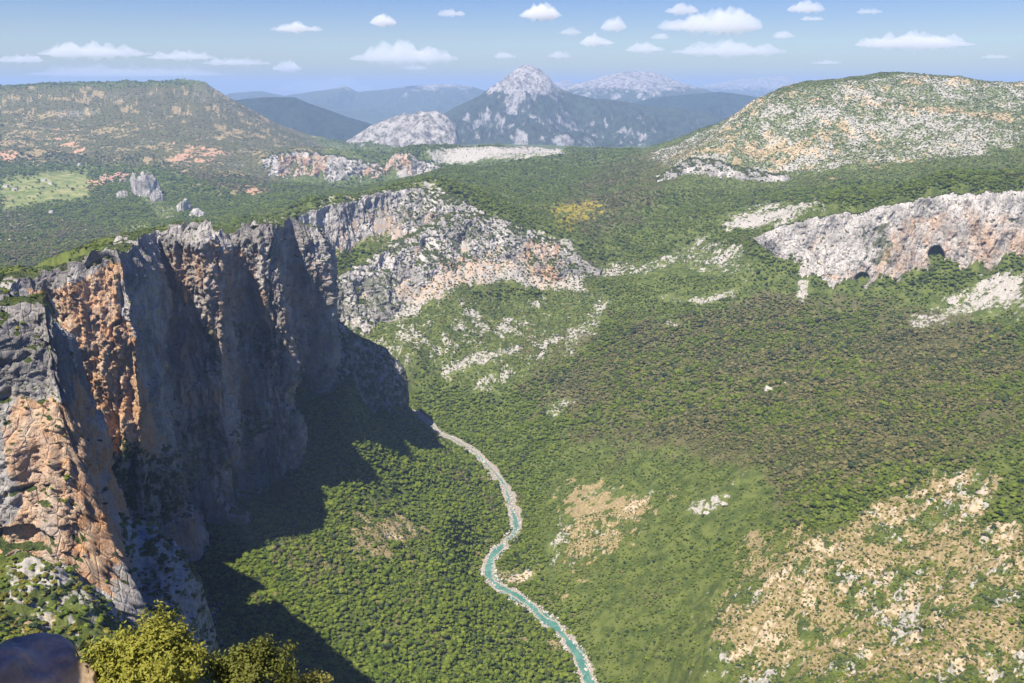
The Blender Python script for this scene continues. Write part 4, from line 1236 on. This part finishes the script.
# ------------------------------------------------------------------ haze
hz = NT('hazy_air')
pv = hz.n('ShaderNodeVolumePrincipled')
pv.inputs['Color'].default_value = (0.47, 0.66, 1.0, 1)
pv.inputs['Density'].default_value = HAZE
pv.inputs['Anisotropy'].default_value = 0.0
hz.t.links.new(pv.outputs[0], hz.out.inputs['Volume'])
x0, x1, y0, y1, z0, z1 = -60000, 60000, -3000, 46000, float(GH.min()) - 40, 960
hv = np.array([(x, y, z) for z in (z0, z1) for y in (y0, y1) for x in (x0, x1)], float)
hf = np.array([(0, 2, 3, 1), (4, 5, 7, 6), (0, 1, 5, 4), (2, 6, 7, 3), (0, 4, 6, 2), (1, 3, 7, 5)])
print('HAZE', z0, float(GH.min()), float(GH.max()))
tag(link('haze', mesh_np('haze', hv, hf, False), hz.m), 'thin pale air between the viewpoint and the far mountains', 'haze', kind='stuff')

# ------------------------------------------------------------------ clouds
def cloud(u, v, w, h, label, seed, group=None, dens=5.0):
    x, y, z = ray(u, v)
    t = max(float(z / y), 0.028)
    D = 1300.0 / t if t > 0.03 else 1300 / 0.03
    D = min(D, 42000)
    X, Y, Z = at(u, v, D)
    sw = w * D / F * 0.5 * 1.12; sh = h * D / F * 0.5 * 1.15
    g = np.random.default_rng(seed)
    nx_, ny_ = int(40 + w * 0.9), 34
    sd = max(sh * 1.5, sw * 0.42)
    gx, gy = np.meshgrid(np.linspace(-1.15, 1.15, nx_) * sw, np.linspace(-1.2, 1.2, ny_) * sd)
    T_ = np.zeros(gx.shape)
    nl = int(7 + 5.5 * w / h)
    for i in range(nl):
        cx = g.uniform(-1, 1) * (0.95 if i % 3 else 0.7); env = 1 - abs(cx) ** 1.8 * 0.75
        r_ = sh * g.uniform(0.40, 0.95) * (0.35 + 0.65 * env) * (1.0 if i % 3 else 1.25)
        cy_ = g.uniform(-1, 1) * sd * 0.7 * env
        q = r_ * r_ - ((gx - cx * sw) / 1.25) ** 2 - (gy - cy_) ** 2
        T_ = np.maximum(T_, np.sqrt(np.maximum(q, 0)))
    T_ = np.maximum(T_, sh * 0.5 * np.sqrt(np.maximum(0, 1 - (gx / sw / 0.95) ** 2 - (gy / sd / 0.95) ** 2)))
    bm_ = np.clip(1 - (gx / (1.1 * sw)) ** 2, 0, 1) * np.clip(1 - (gy / (1.15 * sd)) ** 2, 0, 1)
    T_ = T_ * bm_ ** 0.35
    nz_ = fbm(gx / sh * 1.3 + seed, gy / sh * 1.3, 0.5, 4, seed)
    T_ = np.maximum(T_ * (1 + 0.6 * nz_) - sh * 0.06, 0)
    top_ = np.stack([gx, gy, T_ * 1.25], -1); bot_ = np.stack([gx, gy, -T_ * (0.46 + 0.30 * nz_)], -1)
    n_ = nx_ * ny_
    id_ = np.arange(n_).reshape(ny_, nx_)
    q1 = np.stack([id_[:-1, :-1], id_[:-1, 1:], id_[1:, 1:], id_[1:, :-1]], -1)
    tk = (np.maximum.reduce([T_[:-1, :-1], T_[:-1, 1:], T_[1:, 1:], T_[1:, :-1]]) > 0)
    q1 = q1[tk]
    mp = np.where(T_.ravel() > 0, np.arange(n_) + n_, np.arange(n_))
    q2 = mp[q1][:, ::-1]
    V = np.concatenate([top_.reshape(-1, 3), bot_.reshape(-1, 3)]); V[:, 2] -= sh * 0.45
    Fc = np.concatenate([q1, q2])
    used = np.unique(Fc); rm_ = np.zeros(len(V), int); rm_[used] = np.arange(len(used)); V = V[used]; Fc = rm_[Fc]
    me = mesh_np('cloud', V, Fc)
    kk = NT('cloud_droplets')
    p_ = kk.n('ShaderNodeVolumePrincipled')
    p_.inputs['Color'].default_value = (1, 1, 1, 1)
    p_.inputs['Density'].default_value = dens * 0.42 / (sh * 2 + sw * 0.4)
    p_.inputs['Anisotropy'].default_value = -0.15
    kk.t.links.new(p_.outputs[0], kk.out.inputs['Volume'])
    o = link('cloud', me, kk.m)
    o.location = (float(X), float(Y), float(Z))
    return tag(o, label, 'cloud', group)
CL = [(404, 53, 92, 22, 'long flat cumulus cloud left of the central peak', 6), (297, 27, 44, 10, 'small double cloud high on the left', 5), (383, 19, 20, 14, 'small round cloud between the double cloud and the long one', 5),
      (452, 12, 22, 9, 'faint small cloud near the top edge left of the middle', 3), (540, 11, 34, 17, 'rounded white cloud above the central peak', 6), (613, 24, 20, 14, 'small cloud right of the rounded one', 3),
      (598, 40, 30, 12, 'ragged cloud above the far blue plateau', 4), (645, 47, 34, 11, 'thin cloud over the far blue plateau', 4), (711, 20, 92, 26, 'broad puffy cloud high on the right', 6), (730, 48, 100, 15, 'long low cloud under the broad puffy one', 4),
      (682, 8, 28, 12, 'ragged cloud at the top edge left of the broad puffy one', 3), (805, 6, 30, 13, 'small cloud at the top edge right of the broad puffy one', 4), (812, 18, 20, 5, 'wisp under the small cloud at the top edge', 2.5),
      (916, 40, 110, 17, 'long bright cloud above the rocky hill', 6), (870, 10, 20, 8, 'faint wisp at the top edge above the rocky hill', 2), (995, 56, 26, 5, 'faint wisp at the right end above the rocky hill', 2.5),
      (784, 34, 16, 9, 'tiny cloud right of the broad puffy one', 2.5), (827, 62, 28, 4, 'flat wisp low over the far right range', 2.5),
      (20, 58, 44, 10, 'low cloud at the left edge over the massif', 5), (92, 50, 100, 15, 'long low cloud over the left massif', 6), (182, 55, 62, 10, 'flat cloud right of the long low one', 5), (236, 61, 58, 9, 'flat cloud over the end of the left massif', 4),
      (288, 66, 26, 11, 'small low cloud over the far left ridge', 4), (325, 84, 90, 18, 'low cloud bank sitting on the far left ridge', 3), (560, 54, 20, 8, 'pale tiny cloud right above the peak', 2), (571, 31, 18, 7, 'wisp under the rounded white cloud', 2),
      (660, 36, 14, 7, 'tiny puff left of the broad puffy cloud', 2.5), (505, 55, 18, 7, 'tiny faint puff left above the peak', 3), (415, 67, 22, 6, 'small shred under the long flat cumulus', 3), (125, 70, 190, 16, 'pale thin layer of cloud low over the left massif', 3.0)]
for i, (u, v, w, h, lb, dn) in enumerate(CL):
    cloud(u, v, w, h, lb, 100 + i, 'clouds', dn)

b1 = boulder(563, 619, 5, 'pale boulder at the edge of the lower turquoise river', 0.8, 0)
b2 = boulder(507, 549, 5, 'pale boulder beside the middle bend of the river', 0.8, 1)
b3 = boulder(484, 462, 5, 'pale boulder on the gravel of the upper river', 0.8, 2)
scatter('river_stones', STONES, [b1, b2, b3] if b1 and b2 and b3 else [bpy.data.objects['boulder']], 'pale stones strewn along both edges of the river', 'stones')

# ------------------------------------------------------------------ houses, tracks and crags in the far valley
M['wall'] = mat_plain('warm_plaster', (0.58, 0.46, 0.38), nscale=0.3, var=0.12)
M['roof'] = mat_plain('clay_tiles', (0.42, 0.24, 0.17), nscale=0.6, var=0.2)
M['wall_pale'] = mat_plain('white_plaster', (0.66, 0.62, 0.56), nscale=0.3, var=0.1)
M['roof_grey'] = mat_plain('grey_roofing', (0.30, 0.29, 0.29), nscale=0.6, var=0.2)
def bx_mesh(name, boxes, mat):
    V, Fc = [], []
    for (x0, x1, y0, y1, z0, z1) in boxes:
        b = len(V)
        V += [(x, y, z) for z in (z0, z1) for y in (y0, y1) for x in (x0, x1)]
        Fc += [[b + i for i in f] for f in ((0, 2, 3, 1), (4, 5, 7, 6), (0, 1, 5, 4), (2, 6, 7, 3), (0, 4, 6, 2), (1, 3, 7, 5))]
    me = mesh_np(name, np.array(V, float), np.array(Fc), False); me.materials.append(mat)
    return me
def gable(name, L, W, z, h, mat):
    o = 0.6
    V = [(-L/2-o, -W/2-o, z), (L/2+o, -W/2-o, z), (L/2+o, W/2+o, z), (-L/2-o, W/2+o, z), (-L/2-o, 0, z+h), (L/2+o, 0, z+h)]
    me = bpy.data.meshes.new(name); me.from_pydata(V, [], [(0, 1, 5, 4), (2, 3, 4, 5), (0, 4, 3), (1, 2, 5), (0, 3, 2, 1)]); me.materials.append(mat)
    return me
HW = [bx_mesh('wall', [(-6, 6, -4.5, 4.5, -3, 6.5)], M['wall']), bx_mesh('wall', [(-9, 9, -5, 5, -3, 5)], M['wall_pale'])]
HR = [gable('roof', 12, 9, 6.5, 2.6, M['roof']), gable('roof', 18, 10, 5, 2.8, M['roof_grey'])]
M['dark_glass'] = mat_plain('dark_window', (0.05, 0.05, 0.06), 0.3, 0.4)
HWIN = bx_mesh('window', [(-0.55, 0.55, -4.58, -4.5, 3.6, 5.0)], M['dark_glass'])
def house(u, v, kind, label, group=None, sc=1.0):
    p_ = hit(u, v)
    if p_ is None: return
    t = empty('house', p_, random.uniform(-0.6, 0.6)); t.scale = (sc, sc, sc)
    link('wall', HW[kind], None, t); link('roof', HR[kind], None, t)
    if kind == 0:
        for dx in (-3.4, 0, 3.4):
            w_ = link('window', HWIN, None, t); w_.location = (dx, 0, 0)
    tag(t, label, 'house', group)
g_ = np.random.default_rng(5)
n_h = 0
for i in range(60):
    u = g_.uniform(100, 130); v = 178 + g_.uniform(-4.5, 4.5) + (u - 115) * 0.02
    if abs(v - 178) > 4.6 - abs(u - 115) * 0.16: continue
    house(u, v, 0, 'small pinkish house with clay tiled roof in the village on the far valley side', 'houses of the far village', g_.uniform(0.9, 1.5)); n_h += 1
    if n_h >= 26: break
for u, v, lb in ((6, 187, 'pale farmhouse at the left edge of the far meadow'), (15, 190, 'pale barn just right of the farmhouse at the meadow edge'), (44, 181, 'long grey roofed farm building in the middle of the far meadow'),
                 (51, 184, 'second grey roofed farm building in the far meadow, lower than the long one'), (52, 213, 'lone white house in the woods below the far meadow'), (80, 165, 'lone pale house above the far meadow')):
    house(u, v, 1, lb, None, 1.2)

M['track'] = mat_plain('pale_track', (0.42, 0.37, 0.29), nscale=0.2, var=0.15)
def track(uv, width, label, name='road'):
    pts = []
    for a, b in zip(uv[:-1], uv[1:]):
        for f in np.linspace(0, 1, 8)[:-1]:
            p_ = hit(a[0] + (b[0] - a[0]) * f, a[1] + (b[1] - a[1]) * f)
            if p_ is not None: pts.append((p_.x, p_.y))
    pts = np.array(pts)
    if len(pts) < 6: return
    k3 = np.ones(5) / 5
    pts = np.stack([np.convolve(np.pad(pts[:, c], 2, 'edge'), k3, 'valid') for c in (0, 1)], 1)
    tt = np.linspace(0, len(pts) - 1, len(pts) * 6); pts = np.stack([np.interp(tt, np.arange(len(pts)), pts[:, c]) for c in (0, 1)], 1)
    d = np.gradient(pts, axis=0); d /= np.linalg.norm(d, axis=1, keepdims=True) + 1e-9
    nn = np.stack([d[:, 1], -d[:, 0]], 1)
    rows_ = []
    for k_ in (-1, -0.4, 0.4, 1):
        q = pts + nn * k_ * width / 2
        z = np.max([ground_z(q[:, 0] + a, q[:, 1] + b) for a in (-4, 0, 4) for b in (-6, 0, 6)], 0) + 1.0
        rows_.append(np.concatenate([q, z[:, None]], 1))
    tag(link(name, grid_mesh(name, np.stack(rows_, 0), True), M['track']), label, name, kind='structure')
track([(-5, 241), (25, 239), (55, 236), (75, 233), (98, 227)], 9, 'pale dirt road crossing the far valley behind the wall')
track([(-5, 218), (12, 216), (30, 214)], 8, 'short pale dirt road beside the far fields')
track([(20, 228), (50, 222), (75, 218)], 7, 'winding pale dirt road through the far scrub')

M['crag'] = M['cliff_far']
def crag(u, v, wpx, hpx, label, seed, cat='rock outcrop'):
    p_ = hit(u, v + hpx * 0.45)
    if p_ is None: return
    s_ = p_.length
    s_ = (p_ - Vector((0, 0, ZC))).length / F
    V, Fc = ico(5)
    g = np.random.default_rng(seed)
    for i in range(14):
        nn = g.normal(size=3); nn[2] *= 0.5; nn /= np.linalg.norm(nn); dd = g.uniform(0.55, 0.9)
        V = V - np.maximum(V @ nn - dd, 0)[:, None] * nn
    V = V * (1 + 0.30 * fbm(V[:, 0] * 2 + seed, V[:, 1] * 2, V[:, 2] * 1.2, 5, seed))[:, None]
    V = V * np.array([wpx * s_ * 0.5, wpx * s_ * 0.45, hpx * s_ * 0.75])
    V = V + np.array(p_)
    o = link('rock_outcrop', mesh_np('rock_outcrop', V, Fc), M['crag'])
    tag(o, label, cat)
crag(146, 181, 32, 30, 'big grey crag rising beside the far village', 1)
crag(158, 194, 12, 14, 'narrow grey crag at the right foot of the big crag', 2)
crag(124, 193, 12, 10, 'pale rounded rock below the far village', 3)
crag(183, 202, 15, 18, 'pointed grey crag right of the big crag in the far valley', 4)
crag(197, 212, 20, 12, 'low pale crag on the slope below the pointed crag', 6)
crag(365, 196, 9, 10, 'small pale rock at the foot of the distant cliff', 8)

# ------------------------------------------------------------------ the ledge in front of the viewpoint
lx, ly = np.meshgrid(np.linspace(-16, 16, 120), np.linspace(-10, 30, 150))
lz = ZC - 1.75 - np.where(ly > 0, 0.9 * ly, ly * 0.15) - 2.2 * np.maximum(ly - 13.5, 0) - 0.8 * np.maximum(np.abs(lx) - 11, 0)
lz = lz + fbm(lx / 2.5, ly / 2.5, 0, 4, 3) * 0.35 * smooth(ly, 1, 4)
M['near_rock'] = mat_plain('grey_ledge_rock', (0.30, 0.29, 0.27), nscale=1.5, var=0.3, bump=0.1)
tag(link('rock_ledge', grid_mesh('rock_ledge', np.stack([lx, ly, lz], -1)), M['near_rock']), 'grey rock ledge dropping away below the viewpoint', 'ledge', kind='structure')
def near_rock(u, v, Y, rx, ry, rz, label, seed, cat='boulder', xyz=None, rot=0.0):
    V, Fc = ico(6)
    g = np.random.default_rng(seed)
    for i in range(10):
        nn = g.normal(size=3); nn /= np.linalg.norm(nn); dd = g.uniform(0.72, 0.93)
        V = V - np.maximum(V @ nn - dd, 0)[:, None] * nn * 0.8
    V = V * (1 + 0.21 * fbm(V[:, 0] * 1.5, V[:, 1] * 1.5, V[:, 2] * 1.5, 3, seed) + 0.03 * fbm(V[:, 0] * 7, V[:, 1] * 7, V[:, 2] * 7, 4, seed) - 0.03 * smooth(ridged(V[:, 0] * 3, V[:, 1] * 3, V[:, 2] * 3, 3, seed), 0.8, 0.98))[:, None]
    V = V * np.array([rx, ry, rz])
    o = link('boulder', mesh_np('boulder', V, Fc), M['stone_near'])
    o.location = xyz if xyz is not None else tuple(float(q) for q in at(u, v, Y))
    o.rotation_euler = (0, 0, rot)
    tag(o, label, cat)
near_rock(8, 726, 9.0, 1.15, 1.0, 0.98, 'smooth grey boulder in shade at the near edge of the viewpoint, left of the bushes', 5)
near_rock(0, 0, 0, 2.3, 2.3, 4.7, 'unseen tall rock added left of the viewpoint to shade the boulder', 6, xyz=(-9.4, 6.4, ZC - 3.4))  # added outside the frame as a sun blocker, keeps the near boulder in shade
M['leaf_near'] = mat_leaf('olive_yellow_leaves', (0.17, 0.18, 0.028), (0.45, 0.42, 0.07), 0.35)
M['leaf_near2'] = mat_leaf('olive_green_leaves', (0.15, 0.16, 0.03), (0.38, 0.34, 0.08), 0.35)
def near_bush(u, v, Y, r, seed, mat, label, leaves=15000, ls=0.027, rz=0.9):
    loc = tuple(float(q) for q in at(u, v, Y))
    t = empty('bush', (loc[0], loc[1], loc[2] - r * 1.2))
    g = np.random.default_rng(seed)
    V, FF = [], []
    tips = []
    SV, SF = [], []
    for i in range(95):
        a = g.uniform(0, 6.283); el = g.uniform(-0.15, 1.45)
        d = np.array([math.cos(a) * math.cos(el), math.sin(a) * math.cos(el), math.sin(el)])
        L = r * g.uniform(0.78, 1.10) * (1.0 + 0.12 * math.sin(a * 3 + seed))
        tip = d * L * np.array([1, 1, rz]) + np.array([0, 0, r * 1.2]); root = np.array([0, 0, 0.1 * r])
        tips.append((tip, d))
        # branch
        mid = (root + tip) / 2 + g.normal(size=3) * 0.05 * r
        b = len(SV); pts_ = [root, mid, tip]
        for q, pp in enumerate(pts_):
            rr = (0.014, 0.008, 0.003)[q]
            for h_ in range(3):
                SV.append(pp + np.array([math.cos(h_ * 2.1) * rr, math.sin(h_ * 2.1) * rr, 0]))
        for q in range(2):
            for h_ in range(3):
                SF.append([b + q * 3 + h_, b + q * 3 + (h_ + 1) % 3, b + q * 3 + 3 + (h_ + 1) % 3, b + q * 3 + 3 + h_])
    per = leaves // len(tips)
    C0 = []
    for tip, d in tips:
        n_ = per
        f = g.uniform(0, 1, n_) ** 0.8
        c = tip[None] - d[None] * (f * r * 0.42)[:, None] + g.normal(size=(n_, 3)) * (0.035 + 0.09 * f[:, None]) * r
        C0.append(c)
    C0 = np.concatenate(C0); n_ = len(C0)
    out = C0 - np.array([0, 0, r * 1.1]); out /= np.linalg.norm(out, axis=1, keepdims=True) + 1e-6
    nn = out + g.normal(size=(n_, 3)) * 0.7 + np.array([0, 0, 0.4]); nn /= np.linalg.norm(nn, axis=1, keepdims=True)
    t1 = np.cross(nn, g.normal(size=(n_, 3))); t1 /= np.linalg.norm(t1, axis=1, keepdims=True); t2 = np.cross(nn, t1)
    sz = g.uniform(0.7, 1.3, n_)[:, None] * ls
    VV = np.stack([C0 - t1 * sz, C0 + t2 * sz * 0.5, C0 + t1 * sz, C0 - t2 * sz * 0.5], 1).reshape(-1, 3)
    me = mesh_np('foliage', VV, np.arange(n_ * 4).reshape(-1, 4), False); me.materials.append(mat)
    link('foliage', me, None, t)
    bm_ = mesh_np('branches', np.array(SV), np.array(SF), True); bm_.materials.append(M['bark'])
    link('stem', bm_, None, t)
    # stem down to the ledge
    tag(t, label, 'bush')
near_bush(148, 676, 9.5, 0.80, 3, M['leaf_near'], 'yellow olive leafy bush near the viewpoint, tallest of the near bushes')
near_bush(108, 712, 9.3, 0.48, 4, M['leaf_near'], 'small yellow olive bush between the shaded boulder and the taller bush', 6000)
near_bush(252, 690, 10.0, 0.66, 5, M['leaf_near2'], 'paler olive bush to the right of the taller near bush', 9000)
near_bush(300, 706, 10.5, 0.5, 6, M['leaf_near2'], 'low pale olive bush at the right end of the near bushes', 5500)
